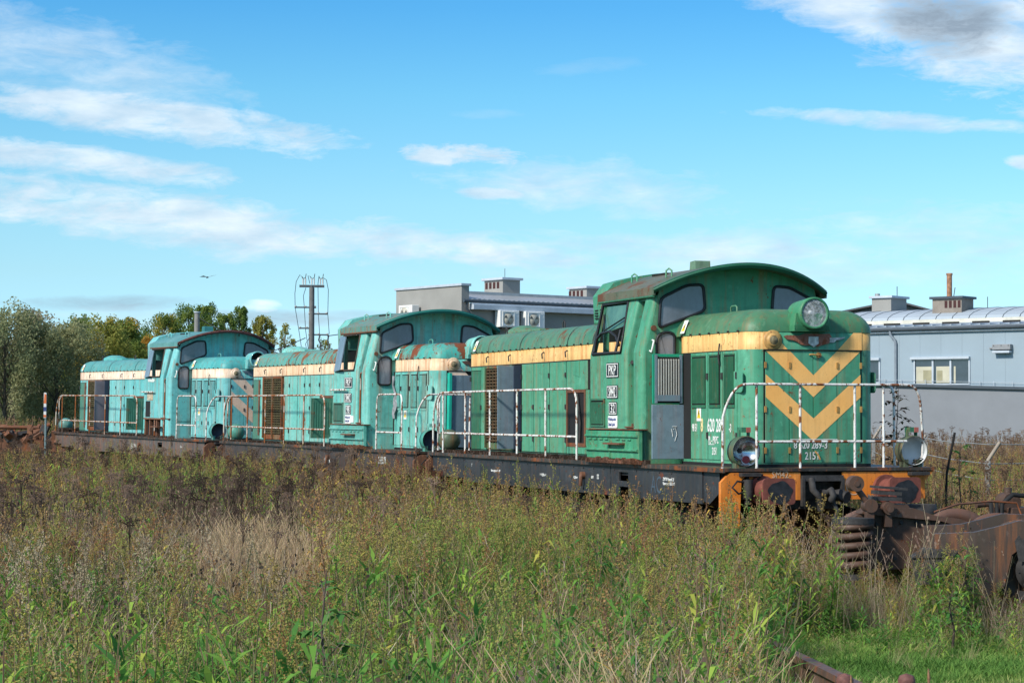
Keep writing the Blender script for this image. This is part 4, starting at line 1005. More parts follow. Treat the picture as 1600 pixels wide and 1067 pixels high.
G1, G1F = (.045, .255, .135), (.085, .33, .20)
SM = mat('rail_rust_and_white', (.5, .4, .33), .8)
v1 = dict(id=1, paint=paint('green_loco_paint', G1, G1F, rust=.30, streak=.42, seed=1), roof=paint('green_bonnet_roof', (.045, .20, .11), (.09, .22, .12), rust=.5, streak=.6, seed=2, dirtamt=.6, rl=(.20, .10, .05)),
          dark=paint('darker_green_paint', (.018, .13, .062), (.035, .17, .09), rust=.25, streak=.25, seed=3), cream=paint('yellow_cream_band', (.70, .42, .13), (.78, .52, .20), rust=.26, streak=.85, seed=4, dirtamt=.35, streakcol=(.55, .20, .04)),
          chevron=paint('orange_yellow_chevron', (.95, .48, .13), (.95, .56, .20), rust=.06, streak=.25, seed=5, dirtamt=.1, worn=.12), deck=paint('deck_edge_paint', (.02, .02, .018), (.05, .04, .03), rust=.6, streak=.4, seed=6),
          sill=paint('blue_black_sill', (.018, .021, .026), (.034, .038, .044), rust=.40, streak=.45, seed=7, dirt=(.07, .055, .035), dirtamt=.5, rl=(.22, .06, .03), streakcol=(.09, .05, .03)),
          dome=paint('green_bonnet_roof', G1, G1F), grille=mat('weathered_grille', (.075, .085, .04), .8, var=.5, vscale=9, col2=(.14, .07, .03)), grframe=paint('grille_frame_green', (.05, .13, .06), (.09, .16, .07), rust=.7, streak=.5, seed=8),
          grille_end=-9.78, nose_roof=paint('green_nose_roof', (.025, .165, .08), (.09, .20, .10), rust=.12, streak=.3, seed=9, dirtamt=.6, dirt=(.13, .10, .045)), hinge=paint('painted_hinge', (.35, .2, .05), (.5, .28, .08), rust=.6),
          lampring=paint('yellow_lamp_ring', (.45, .27, .08), (.55, .32, .1), rust=.5, seed=3, patch=12), emblem=paint('rusty_emblem', (.20, .06, .035), (.30, .13, .08), rust=.8, seed=12, patch=8, rl=(.34, .10, .045)),
          lamp_top=paint('green_lamp_housing', (.03, .19, .09), (.07, .27, .13), rust=.35, streak=.1, seed=13, patch=6), lamp_low=paint('green_brown_lamp_housing', (.02, .12, .06), (.10, .08, .05), rust=.5, seed=14, patch=4), green_in=mat('bright_green_edge', (.01, .26, .15), .5),
          boxpaint=paint('green_box_paint', (.04, .26, .13), (.07, .33, .18), rust=.38, streak=.3, seed=15), cabroof=paint('mossy_cab_roof', (.05, .13, .075), (.15, .11, .065), rust=.72, streak=.4, seed=16, dirtamt=.3, patch=1.2, rl=(.17, .085, .05)),
          visor=mat('dark_green_lip', (.015, .10, .055), .5), vent=paint('green_roof_vent', (.05, .25, .14), (.12, .2, .12), rust=.35, seed=17, patch=5), rail=RAILW, rail2=RAILW, grab=RAILR)
T2, T2F = (.08, .44, .375), (.22, .53, .46)
v2 = dict(v1, id=2, paint=paint('turquoise_paint', T2, T2F, rust=.38, streak=.62, seed=21), roof=paint('turquoise_bonnet_roof', (.05, .30, .24), (.09, .33, .26), rust=.75, streak=.7, seed=22, patch=1.7, rl=(.32, .12, .04)),
          dark=paint('grey_green_leaf', (.04, .17, .12), (.07, .20, .14), rust=.35, streak=.3, seed=23), cream=paint('pale_cream_band', (.74, .52, .30), (.80, .62, .42), rust=.36, streak=.9, seed=24, dirtamt=.3, streakcol=(.45, .16, .05)),
          chevron=paint('pink_cream_chevron', (.72, .50, .34), (.76, .56, .42), rust=.1, streak=.2, seed=25, dirtamt=.15),
          sill=paint('rust_red_sill', (.035, .034, .034), (.07, .05, .04), rust=.55, streak=.5, seed=27, dirt=(.07, .045, .03), dirtamt=.6, rl=(.13, .04, .022)), dome=paint('turquoise_dome', T2, T2F, rust=.3, seed=28),
          grille=mat('rusty_grille', (.055, .04, .022), .85, var=.4, vscale=9, col2=(.12, .10, .04)), grframe=paint('grille_frame_rust', (.14, .10, .05), (.2, .12, .05), rust=.95, streak=.5, seed=29), grille_end=-9.82,
          nose_roof=paint('rusted_nose_roof', (.05, .34, .28), (.08, .38, .31), rust=.92, streak=.5, seed=31, patch=1.4, rl=(.26, .07, .025)), lampring=None, emblem=paint('bolted_emblem', (.10, .05, .04), (.12, .08, .06), rust=.8, seed=32),
          lamp_top=paint('turquoise_lamp', T2, T2F, rust=.5, seed=33, patch=6), lamp_low=paint('turquoise_low_lamp', (.04, .28, .22), (.07, .25, .19), rust=.25, seed=34, patch=4), boxpaint=paint('turquoise_box', (.09, .36, .30), (.14, .42, .36), rust=.4, streak=.4, seed=35),
          cabroof=paint('streaked_cab_roof', (.05, .24, .20), (.10, .22, .17), rust=.5, streak=.8, seed=36, dirtamt=.6, patch=2.5), visor=mat('dark_turquoise_lip', (.015, .15, .125), .5), rail2=RAILW,
          rail=paint('rust_spotted_rail', (.60, .58, .52), (.5, .4, .32), rust=.85, streak=.3, seed=41, patch=7, rl=(.42, .15, .04)), green_in=mat('bright_turquoise_edge', (.01, .36, .26), .5))
T3, T3F = (.10, .43, .42), (.20, .54, .53)
v3 = dict(v2, id=3, paint=paint('blue_turquoise_paint', T3, T3F, rust=.32, streak=.5, seed=51), roof=paint('blue_turquoise_roof', (.06, .29, .27), (.11, .33, .30), rust=.28, streak=.35, seed=52, patch=2, rl=(.26, .12, .06)),
          cream=paint('pinkish_cream_band', (.76, .57, .40), (.82, .66, .50), rust=.26, streak=.85, seed=54, dirtamt=.3, streakcol=(.38, .16, .08)), sill=paint('orange_rust_sill', (.06, .055, .055), (.12, .10, .085), rust=.55, streak=.6, seed=57, rl=(.26, .10, .04), dirt=(.14, .08, .05)),
          dome=paint('blue_turquoise_dome', (.06, .36, .33), (.09, .40, .37), rust=.1, seed=58), grille_end=-9.95, nose_roof=paint('blue_turquoise_nose', (.055, .33, .32), (.09, .38, .36), rust=.32, streak=.3, seed=61, patch=1.5), emblem=mat('slate_emblem', (.09, .13, .17), .6),
          lamp_top=paint('blue_turquoise_lamp', T3, T3F, rust=.3, seed=63, patch=5), lamp_low=paint('blue_turquoise_low_lamp', (.05, .27, .25), (.07, .25, .22), rust=.3, seed=64, patch=5), cabroof=paint('plain_turquoise_cab_roof', (.07, .24, .235), (.12, .30, .28), rust=.12, streak=.2, seed=66, dirtamt=.4),
          visor=mat('dark_red_rust_lip', (.10, .035, .03), .8, var=.4, vscale=12), vent=mat('teal_vent', (.03, .16, .16), .7))
locomotive('green locomotive with orange yellow chevrons and a glazed top headlamp, nearest of the row', (4.152, 28.703, 0), (.0036, .0016, -1.23971), v1)
locomotive('turquoise locomotive with heavily rusted bonnet roofs, coupled between the green one and the farthest one', (-.4215, 42.155, -.010), (-.011, .00536, -1.15521), v2)
locomotive('blue turquoise locomotive with pinkish chevrons and an empty headlamp hole, farthest left', (-6.211, 55.163, .068), (-.0124, .009, -1.0778), v3)

# ------------------------------------------------------------------ ground and track
GZ = -.24
gm = bpy.data.materials.new('weedy_soil'); gm.use_nodes = True; k = NT(gm.node_tree); b = gm.node_tree.nodes['Principled BSDF']
tc = k.n('ShaderNodeTexCoord'); vv = tc.outputs['Object']
c = k.mix(k.ramp(k.noise(vv, .25, 6, .6), [(.35, 0), (.65, 1)]), (.055, .043, .024), (.060, .062, .022))
c = k.mix(k.ramp(k.noise(vv, 9, 5, .7), [(.45, 0), (.6, 1)]), c, (.030, .024, .013))
k.l(c, b.inputs['Base Color']); b.inputs['Roughness'].default_value = 1; b.inputs['Specular IOR Level'].default_value = .1
mb = MB(); mb.add([(-2500, -100, GZ), (2500, -100, GZ), (2500, 3500, GZ), (-2500, 3500, GZ)], [(0, 1, 2, 3)])
tag(mb.build('ground', gm), 'weedy brown ground of the yard', None, None, 'structure')
far = mat('far_meadow', (.10, .10, .04), 1., var=.3, vscale=.3)
mb = MB(); mb.add([(-60, 30, GZ + .05), (-13, 60, GZ + .1), (40, 66, GZ + .1), (40, 300, .5), (-120, 300, .4)], [(0, 1, 2, 3, 4)])
tag(mb.build('meadow', far), 'rough meadow beyond the tracks', None, None, 'structure')

path = [(7.5, 19.0), (5.9, 23.8), (4.152, 28.703), (1.88, 35.25), (-.42, 42.155), (-3.3, 48.6), (-6.211, 55.163), (-9.5, 61.2), (-13.4, 67.6), (-20, 76.5)]


def catmull(P, n=6):
    out = []
    for i in range(len(P) - 1):
        p0, p1, p2, p3 = [Vector(P[max(0, min(len(P) - 1, i + k_))]) for k_ in (-1, 0, 1, 2)]
        for j in range(n):
            t = j / n; out.append(.5 * ((2 * p1) + (-p0 + p2) * t + (2 * p0 - 5 * p1 + 4 * p2 - p3) * t * t + (-p0 + 3 * p1 - 3 * p2 + p3) * t ** 3))
    return out + [Vector(P[-1])]


trk = catmull(path)
for side_ in (-1, 1):
    q = MB(); prof = [(-.07, -.16), (.07, -.16), (.07, -.145), (.012, -.13), (.012, -.045), (.036, -.03), (.036, 0), (-.036, 0), (-.036, -.03), (-.012, -.045), (-.012, -.13), (-.07, -.145)]
    ring = []
    for i, p in enumerate(trk):
        t = (trk[min(i + 1, len(trk) - 1)] - trk[max(i - 1, 0)]).normalized(); nrm = Vector((-t.y, t.x))
        for u, z in prof:
            w = p + nrm * (side_ * .75 + u); ring.append((w.x, w.y, z))
    m_ = len(prof); q.add(ring, [(i * m_ + j, i * m_ + (j + 1) % m_, (i + 1) * m_ + (j + 1) % m_, (i + 1) * m_ + j) for i in range(len(trk) - 1) for j in range(m_)])
    tag(q.build('rail', RUSTY), 'rusty rail under the locomotives, ' + ('far side' if side_ > 0 else 'near side'), 'rail', None)
q = MB()
for i, p in enumerate(trk[:-1]):
    t = (trk[i + 1] - p).normalized()
    M = Matrix.Translation((p.x, p.y, 0)) @ Matrix.Rotation(math.atan2(t.y, t.x), 4, 'Z')
    q.box(-.12, .12, -1.25, 1.25, GZ - .05, -.165, 0, M)
tag(q.build('sleepers', mat('rotting_sleeper', (.05, .038, .028), .9, var=.4, vscale=6)), 'old sleepers buried in weeds below the locomotives', None, None, 'structure')

# short length of rail lying in the foreground grass
q = MB(); prof = [(-.065, -.17), (.065, -.17), (.065, -.155), (.012, -.135), (.012, -.045), (.04, -.032), (.036, 0), (-.036, 0), (-.04, -.032), (-.012, -.045), (-.012, -.135), (-.065, -.155)]
pts = [(2.26, 19.2, .04), (2.30, 18.4, .05), (2.39, 17.2, .06), (2.47, 16.0, .07), (2.58, 14.4, .07), (2.75, 12.4, .05)]
ring = []
for i, p in enumerate(pts):
    t = (Vector(pts[min(i + 1, 5)]) - Vector(pts[max(i - 1, 0)])).normalized(); nrm = Vector((-t.y, t.x, 0)).normalized()
    for u, z in prof: w = Vector(p) + nrm * u * 1.35; ring.append((w.x, w.y, w.z + z * 1.5))
m_ = len(prof); q.add(ring, [(i * m_ + j, i * m_ + (j + 1) % m_, (i + 1) * m_ + (j + 1) % m_, (i + 1) * m_ + j) for i in range(5) for j in range(m_)]); q.add(ring[:m_], [tuple(range(m_))])
tag(q.build('rail', paint('brown_rail', (.085, .05, .04), (.13, .085, .07), rust=.5, seed=71, patch=5)), 'brown length of rail lying at the edge of the green grass, bottom right', 'rail')


# ------------------------------------------------------------------ buildings
PLAST = mat('grey_render_plaster', (.275, .27, .25), .9, var=.07, vscale=.8, bump=.05)
PANEL = mat('blue_grey_wall_panel', (.265, .335, .385), .55, var=.03, vscale=.6)
TRIM = mat('anthracite_trim', (.055, .07, .085), .45, var=.1)
TRIML = mat('pale_metal_trim', (.42, .47, .52), .45, var=.08)
ROOFM = mat('corrugated_roof_metal', (.36, .37, .37), .45, metal=.3, var=.1)
WGL = mat('office_window_glass', (.025, .035, .05), .06, var=.2, spec=.9)
BLIND = mat('cream_roller_blind', (.46, .44, .34), .8, var=.1, vscale=2)
BRICKV = mat('brick_vent_shade', (.05, .016, .015), .8)
ACW = mat('white_enamel_casing', (.72, .72, .69), .5, var=.04)


def frame_at(x, y, ux, uy, name, label, cat):
    return empty(name, (x, y, 0), (0, 0, math.atan2(uy, ux)), label, cat)


def part(name, m, par, fn, bevel=0.):
    q = MB(); fn(q); return q.build(name, m, par, bevel=bevel)


# local axes: x along the wall to the right, y into the building
A = frame_at(-2.02, 88, 5.3, 4.0, 'warehouse', 'grey rendered building with raised gable wall, behind the turquoise and green locomotives', 'building')
part('wall', PLAST, A, lambda q: (q.box(.37, 12.4, 0, 4.6, GZ - .3, 6.62), q.box(-.0, .37, 0, 4.66, GZ - .3, 7.30)))
part('coping', TRIML, A, lambda q: q.box(-.06, .44, -.06, 4.72, 7.30, 7.40), bevel=.01)
part('gutter', TRIM, A, lambda q: (q.tube([(.0, -.14, 6.70), (12.6, -.14, 6.70)], .075), q.tube([(.18, -.12, 6.66), (.16, -.1, 6.4), (.55, -.08, 6.0), (.58, -.08, 5.4), (.58, -.08, GZ)], .05)))
part('soffit', TRIML, A, lambda q: (q.box(.37, 12.6, -.32, -.002, 6.36, 6.56), q.box(.37, 12.6, -.22, -.002, 6.56, 6.62)), bevel=.01)
part('roof', ROOFM, A, lambda q: [q.prism([(x, 6.76 + .0), (x + .12, 6.80), (x + .25, 6.76), (x + .25, 6.73), (x, 6.73)], 'y', -.18, 0) for x in np.arange(.37, 12.5, .25)] + [
    q.add([(.37, -.18, 6.75), (12.6, -.18, 6.75), (12.6, 2.0, 7.12), (.37, 2.0, 7.12)], [(0, 1, 2, 3)]), q.add([(.37, 2., 7.12), (12.6, 2., 7.12), (12.6, 4.6, 7.16), (.37, 4.6, 7.16)], [(0, 1, 2, 3)]), q.box(.37, 12.6, 2.0, 2.2, 7.1, 7.24)])


def chimney(par, x0, x1, y0, y1, z0, z1, face='x', mt=PLAST, cap=TRIML):
    ch = part('chimney', mt, par, lambda q: q.box(x0, x1, y0, y1, z0, z1))
    part('cap', cap, ch, lambda q: q.box(x0 - .1, x1 + .1, y0 - .1, y1 + .1, z1, z1 + .10), bevel=.01)
    if face == 'x': part('vent', BRICKV, ch, lambda q: [q.box(x0 - .005, x0 + .01, y0 + .25 + i * .27, y0 + .42 + i * .27, z1 - .35, z1 - .08) for i in range(4)])
    else: part('vent', BRICKV, ch, lambda q: [q.box(x0 + (x1 - x0) * (.42 + i * .15), x0 + (x1 - x0) * (.42 + i * .15) + .13, y0 - .005, y0 + .01, z1 - .38, z1 - .08) for i in range(4)])
    return ch


chimney(A, 3.7, 4.6, 2.2, 3.5, 7.0, 7.80); chimney(A, 8.2, 9.8, 2.2, 3.4, 7.0, 7.62)
part('lightning_rod', STEELG, A, lambda q: q.cyl((4.1, 2.6, 7.9), (4.1, 2.6, 8.3), .012, n=5))


def ac_unit(x0, z0, label, wall='front', group='air conditioning units on the wall', loc=None):
    """outdoor unit: casing, fan grille, feet"""
    rotz = math.atan2(4, 5.3)
    if wall == 'front': o = empty('air_conditioner', A.matrix_basis @ Vector((x0, -.10, z0)), (0, 0, rotz), label, 'air conditioner', group)
    else: o = empty('air_conditioner', A.matrix_basis @ Vector((-.10, x0 + .95, z0)), (0, 0, rotz - R(90)), label, 'air conditioner', group)
    part('casing', ACW, o, lambda q: q.box(0, .98, -.36, 0, 0, .68), bevel=.02)
    part('fan_grille', mat('fan_grille_beige', (.42, .40, .33), .7, var=.2), o, lambda q: (q.lathe([(0, .26), (.012, .26), (.012, .0)], (.42, -.362, .34), (0, -1, 0), n=24)))
    part('fan_blade', mat('fan_blade_grey', (.10, .10, .09), .6), o, lambda q: [q.prism([(.42 + .05 * math.cos(a), .34 + .05 * math.sin(a)), (.42 + .22 * math.cos(a - .35), .34 + .22 * math.sin(a - .35)), (.42 + .22 * math.cos(a + .35), .34 + .22 * math.sin(a + .35))], 'y', -.378, -.375) for a in (.5, 2.6, 4.7)])
    part('grille_frame', ACW, o, lambda q: (q.box(.12, .15, -.385, -.362, .05, .63), q.box(.69, .72, -.385, -.362, .05, .63), q.box(.15, .69, -.385, -.362, .05, .08), q.box(.15, .69, -.385, -.362, .60, .63), q.box(.80, .92, -.366, -.36, .56, .59), q.box(.84, .92, -.366, -.36, .40, .43)))
    part('bracket', STEELG, o, lambda q: (q.box(.12, .18, -.38, .10, -.06, 0), q.box(.78, .84, -.38, .10, -.06, 0)))


ac_unit(1.58, 5.68, 'white fan unit on the grey wall under the eaves, left one of the pair')
ac_unit(2.88, 5.68, 'white fan unit on the grey wall under the eaves, right one of the pair')
ac_unit(2.85, 5.95, 'grey fan unit low on the sunlit gable wall, just above the turquoise cab roof', 'side')

B = frame_at(14.5, 89.4, 5.2, -4.4, 'factory_hall', 'blue grey panelled hall with a translucent vault on its roof, right of the green locomotive', 'building')
part('wall', PANEL, B, lambda q: [q.box(x, x + .93, 0, .12, 3.2, 5.5) for x in [-3.3 + .935 * i for i in range(24)]])
part('wall_core', GRIME, B, lambda q: q.box(-3.4, 19, .06, 14, GZ - .3, 5.52))
part('base_wall', mat('light_grey_plinth_plaster', (.20, .215, .235), .9, var=.05, vscale=.7, bump=.04), B, lambda q: q.prism([(-3.45, GZ - .3), (19, GZ - .3), (19, 2.84), (-3.45, 3.50)], 'y', -.04, .06))
part('ledge', TRIM, B, lambda q: q.prism([(-3.5, 3.50), (19.1, 2.84), (19.1, 2.95), (-3.5, 3.61)], 'y', -.16, .05))
part('ledge_wire', TRIML, B, lambda q: [q.cyl((x, -.1, 3.51 - (x + 3.5) * .0292), (x, -.1, 3.82 - (x + 3.5) * .0292), .012, n=5) for x in (-1.2, .75, 1.5, 2.6, 5.0, 5.6, 6.4, 8, 10)] + [q.tube([(-3.4, -.1, 3.75), (19, -.1, 3.10)], .008, n=4)])
part('gutter', TRIM, B, lambda q: q.tube([(-3.5, -.16, 5.64), (19, -.16, 5.64)], .08))
part('downpipe', mat('grey_downpipe', (.20, .235, .27), .45), B, lambda q: (q.tube([(1.03, -.16, 5.6), (1.05, -.16, 5.42), (1.2, -.1, 5.24), (1.24, -.07, 5.1), (1.24, -.07, 3.3)], .055)))
part('soffit', TRIML, B, lambda q: q.box(-3.5, 19, -.12, .12, 5.5, 5.57))
part('roof', mat('pale_roof_sheet', (.33, .38, .42), .5, metal=.2), B, lambda q: (q.box(-3.5, 19, -.14, .1, 5.70, 5.74), q.add([(-3.5, -.14, 5.745), (19, -.14, 5.745), (19, 3, 6.02), (-3.5, 3, 6.02)], [(0, 1, 2, 3)]),
     q.add([(-3.5, 3, 6.02), (19, 3, 6.02), (19, 14, 6.05), (-3.5, 14, 6.05)], [(0, 1, 2, 3)]), [q.box(x, x + .05, -.15, 2.9, 5.76, 5.80) for x in np.arange(-3.4, 19, .42)]))
for x in np.arange(-3.0, 18, 1.35): part('ridge_vent', BLACK, B, lambda q: q.box(x, x + .75, 1.6, 1.66, 5.90, 5.98))
vault = part('roof_vault', mat('polycarbonate_sheet', (.33, .38, .42), .7, var=.05, vscale=.5), B, lambda q: q.prism([(2.9 + 3.4 - 3.4 * math.cos(R(a)), 6.12 + .62 * math.sin(R(a))) for a in range(0, 181, 15)], 'x', -3.3, 18.5))
part('vault_rib', TRIM, vault, lambda q: [q.tube([(x, 2.9 + 3.4 - 3.41 * math.cos(R(a)), 6.115 + .625 * math.sin(R(a))) for a in range(0, 181, 15)], .018, n=4) for x in np.arange(-3.2, 18.5, .76)])
part('vault_kerb', mat('cream_kerb_sheet', (.52, .50, .42), .6), B, lambda q: (q.box(-3.4, 18.6, 2.84, 2.92, 5.98, 6.16)))
chimney(B, -2.9, -1.95, 5.0, 6.3, 6.0, 7.25, 'x'); ch2 = chimney(B, .95, 2.3, 3.4, 4.4, 6.1, 7.02, 'y', mat('brown_grey_render', (.22, .19, .16), .9), TRIM)
part('flue', mat('rusty_flue_pipe', (.26, .13, .07), .6, var=.4, vscale=6), B, lambda q: (q.cyl((1.52, 3.8, 7.1), (1.52, 3.8, 8.02), .11, n=14), q.cyl((1.52, 3.8, 8.02), (1.52, 3.8, 8.10), .13, n=14)))


def window(par, x0, x1, z0, z1, panes, label=None):
    w = part('window', TRIML, par, lambda q: (q.box(x0 - .06, x1 + .06, -.03, .0, z0 - .05, z0), q.box(x0 - .06, x0, -.05, .0, z0, z1), q.box(x1, x1 + .06, -.05, 0, z0, z1), [q.box(x0 + (x1 - x0) * i / panes - .04, x0 + (x1 - x0) * i / panes + .04, -.045, .0, z0, z1) for i in range(1, panes)]))
    part('shade_box', TRIML, w, lambda q: q.box(x0 - .18, x1 + .06, -.14, -.002, z1, z1 + .10), bevel=.01)
    part('pane', WGL, w, lambda q: q.box(x0, x1, -.012, -.004, z0, z1))
    if panes == 3:
        part('roller_blind', BLIND, w, lambda q: (q.box(x0 + .04, x0 + .74, -.016, -.013, z0 + .02, z1 - .28), q.box(x0 + .94, x0 + 1.60, -.016, -.013, z0 + .02, z1 - .28), q.box(x0 + 1.72, x0 + 1.80, -.016, -.013, z0 + .02, z1 - .28)))
        part('shelf_seen_inside', mat('olive_cabinet', (.30, .28, .18), .8), w, lambda q: (q.box(x0 + .36, x0 + .74, -.019, -.017, z0 + .1, z1 - .42), q.box(x0 + .98, x0 + 1.22, -.019, -.017, z0 + .1, z1 - .44)))


window(B, 2.10, 4.48, 3.46, 4.42, 3); window(B, -.9, .44, 3.55, 4.42, 1); window(B, 9.5, 11.9, 3.3, 4.42, 2)
lo = empty('wall_lamp', B.matrix_basis @ Vector((5.6, -.02, 4.62)), (0, 0, math.atan2(-4.4, 5.2)), 'grey floodlight box fixed to the blue panels right of the three pane window', 'lamp')
part('housing', mat('lamp_box_grey', (.22, .23, .24), .6), lo, lambda q: (q.box(0, .78, -.22, 0, .13, .34), q.box(-.2, .04, -.06, 0, .16, .24)), bevel=.02)
part('diffuser', TRIML, lo, lambda q: q.box(.03, .76, -.26, -.04, 0, .09), bevel=.01)
part('screw', BLACK, lo, lambda q: [q.cyl((x, -.225, .29), (x, -.23, .29), .02, n=6) for x in (.08, .4, .7)])

D = frame_at(21.5, 140, 1, -.25, 'distant_hall', 'dark gabled hall roof peeping over the pale vault, behind the chimneys', 'building')
part('wall', mat('dark_hall_sheet', (.10, .105, .11), .7), D, lambda q: q.prism([(-5, 0), (9.5, 0), (9.5, 7.6), (2.9, 9.45), (-5, 8.0)], 'y', 0, 20))
part('roof', mat('dark_hall_roof', (.07, .075, .08), .6), D, lambda q: (q.prism([(-5.3, 7.95), (2.9, 9.5), (9.8, 7.55), (9.8, 7.65), (2.9, 9.62), (-5.3, 8.05)], 'y', -.4, 20.4)))
part('flue', ROOFM, D, lambda q: q.cyl((1.6, 1, 9), (1.6, 1, 10.1), .16, n=10))
part('lightning_rod', STEELG, D, lambda q: (q.cyl((2.9, .2, 9.5), (2.9, .2, 10.5), .025, n=5), q.cyl((6.2, .2, 8.4), (6.5, .2, 10.4), .025, n=5), q.cyl((8.5, .2, 8), (8.5, .2, 9.8), .025, n=5)))

# ------------------------------------------------------------------ power line
CONC = mat('weathered_concrete', (.20, .20, .19), .9, var=.15, vscale=3, bump=.2)
GALV = mat('galvanised_arm', (.07, .08, .085), .6)
PORC = mat('pale_insulator', (.50, .49, .46), .4)
U = empty('utility_pole', (-10.0, 110, GZ), (0, 0, R(6)), 'concrete mast with three crossarms and looping cables, rising between two turquoise cabs', 'utility pole')
u0 = -GZ
part('pole', mat('dark_concrete', (.13, .13, .125), .9, var=.2, vscale=3), U, lambda q: q.cyl((0, 0, 0), (0, 0, 8.5 + u0), .17, .13, n=8))
ca = part('crossarm', GALV, U, lambda q: (q.box(-.62, .62, -.07, .07, 8.52 + u0, 8.64 + u0), q.cyl((0, 0, 8.3 + u0), (0, 0, 8.6 + u0), .10, n=8)))
for x in (-.38, .05, .48):
    i_ = part('insulator', PORC, ca, lambda q: (q.cyl((x - .06, 0, 8.66 + u0), (x - .06, 0, 8.96 + u0), .035, n=8), q.cyl((x + .06, 0, 8.66 + u0), (x + .06, 0, 8.96 + u0), .035, n=8)))
    part('arcing_horn', GALV, i_, lambda q: (q.tube([(x - .08, 0, 8.96 + u0), (x - .12, 0, 9.05 + u0)], .02, n=5), q.tube([(x + .05, 0, 8.96 + u0), (x + .09, 0, 9.2 + u0)], .02, n=5), q.cyl((x - .06, 0, 8.96 + u0), (x + .06, 0, 8.99 + u0), .02, n=6)))
for (x0, x1, z) in ((-.85, .22, 7.52), (-.15, .8, 7.20), (-.62, .12, 6.48), (-.15, .85, 6.16)):
    a_ = part('crossarm', GALV, U, lambda q: q.box(x0, x1, -.06, .04, z + u0 - .035, z + u0 + .035))
    for x in ((x0 + .05), (x0 + x1) / 2, x1 - .06): part('insulator', PORC, a_, lambda q: q.cyl((x, 0, z + u0 - .04), (x, 0, z + u0 + .08), .055, n=8))
part('cable', mat('black_cable', (.02, .022, .025), .6), U, lambda q: [q.tube(p, .016, n=5) for p in (
    [(-.44, 0, 9.0 + u0), (-.6, 0, 9.14 + u0), (-.78, 0, 8.8 + u0), (-.84, 0, 8.2 + u0), (-.82, 0, 7.5 + u0), (-.6, 0, 6.2 + u0), (-.35, 0, 4.6 + u0)],
    [(.57, 0, 9.0 + u0), (.72, 0, 8.9 + u0), (.82, 0, 8.4 + u0), (.80, 0, 7.2 + u0), (.88, 0, 6.2 + u0)], [(-.3, 0, 8.5 + u0), (-.42, 0, 8.1 + u0), (-.36, 0, 7.4 + u0), (-.3, 0, 6.4 + u0), (-.15, 0, 5.4 + u0)],
    [(.35, 0, 9.1 + u0), (.3, 0, 8.7 + u0), (.33, 0, 7.2 + u0), (.4, 0, 6.2 + u0)], [(-.05, 0, 9.05 + u0), (-.2, 0, 9.1 + u0), (-.1, 0, 8.7 + u0)], [(-.1, -.1, 6.0 + u0), (-.3, -.1, 5.7 + u0), (-.16, -.12, 5.1 + u0), (-.2, -.1, 4.2 + u0)])])
part('cable_clamp', GALV, U, lambda q: (q.tube([(.42, 0, 6.15 + u0), (.36, 0, 5.9 + u0), (.46, 0, 5.7 + u0), (.40, 0, 5.5 + u0)], .04), q.tube([(.85, 0, 6.15 + u0), (.80, 0, 5.8 + u0), (.9, 0, 5.6 + u0), (.84, 0, 5.4 + u0)], .04)))
U2 = empty('utility_pole', (-17.86, 125, GZ), (0, 0, 0), 'plain grey pole standing behind the farthest locomotive cab roof', 'utility pole')
part('pole', CONC, U2, lambda q: q.cyl((0, 0, 0), (0, 0, 7.95 + u0), .20, .15, n=12)); part('cap', TRIML, U2, lambda q: q.cyl((0, 0, 7.95 + u0), (0, 0, 8.02 + u0), .19, n=12))


def wire(p, q_, sag, label):
    p, q_ = Vector(p), Vector(q_); mb = MB()
    mb.tube([tuple(p.lerp(q_, t) - Vector((0, 0, sag * 4 * t * (1 - t)))) for t in [i / 14 for i in range(15)]], .022, n=5)
    tag(mb.build('overhead_wire', MATS['black_cable']), label, 'wire', 'overhead wires between the poles')


wire((-17.8, 125, 7.7), (-10.1, 110, 4.9), .35, 'sagging wire from the plain pole down to the three armed mast')
wire((-10.3, 110, 6.0), (-14.5, 111, 4.6), .1, 'wire running left from the mast and crossing the other one')
wire((-9.2, 110, 6.1), (-2.0, 92, 6.6), .1, 'thin wire running right from the mast to the grey building')

# bird
q = MB(); q.tube([(-.10, 0, 0), (.0, 0, .02), (.12, 0, 0)], .03, n=8, rr=[.01, .035, .008])
q.add([(-.02, 0, .02), (.05, 0, .02), (.02, .18, .09), (.10, .42, .03), (-.02, .2, .08)], [(0, 1, 2), (2, 1, 3), (0, 2, 4), (4, 2, 3)]); q.add([(-.02, 0, .02), (.05, 0, .02), (.02, -.18, .07), (.10, -.40, .10), (-.02, -.2, .06)], [(0, 2, 1), (2, 3, 1), (0, 4, 2), (4, 3, 2)])
bd = q.build('bird', mat('dark_plumage', (.05, .05, .055), .8)); bd.location = (-12.45, 90, 7.7); bd.rotation_euler = (0, R(-10), R(70)); tag(bd, 'tiny dark bird gliding in the sky left of the mast', 'bird')

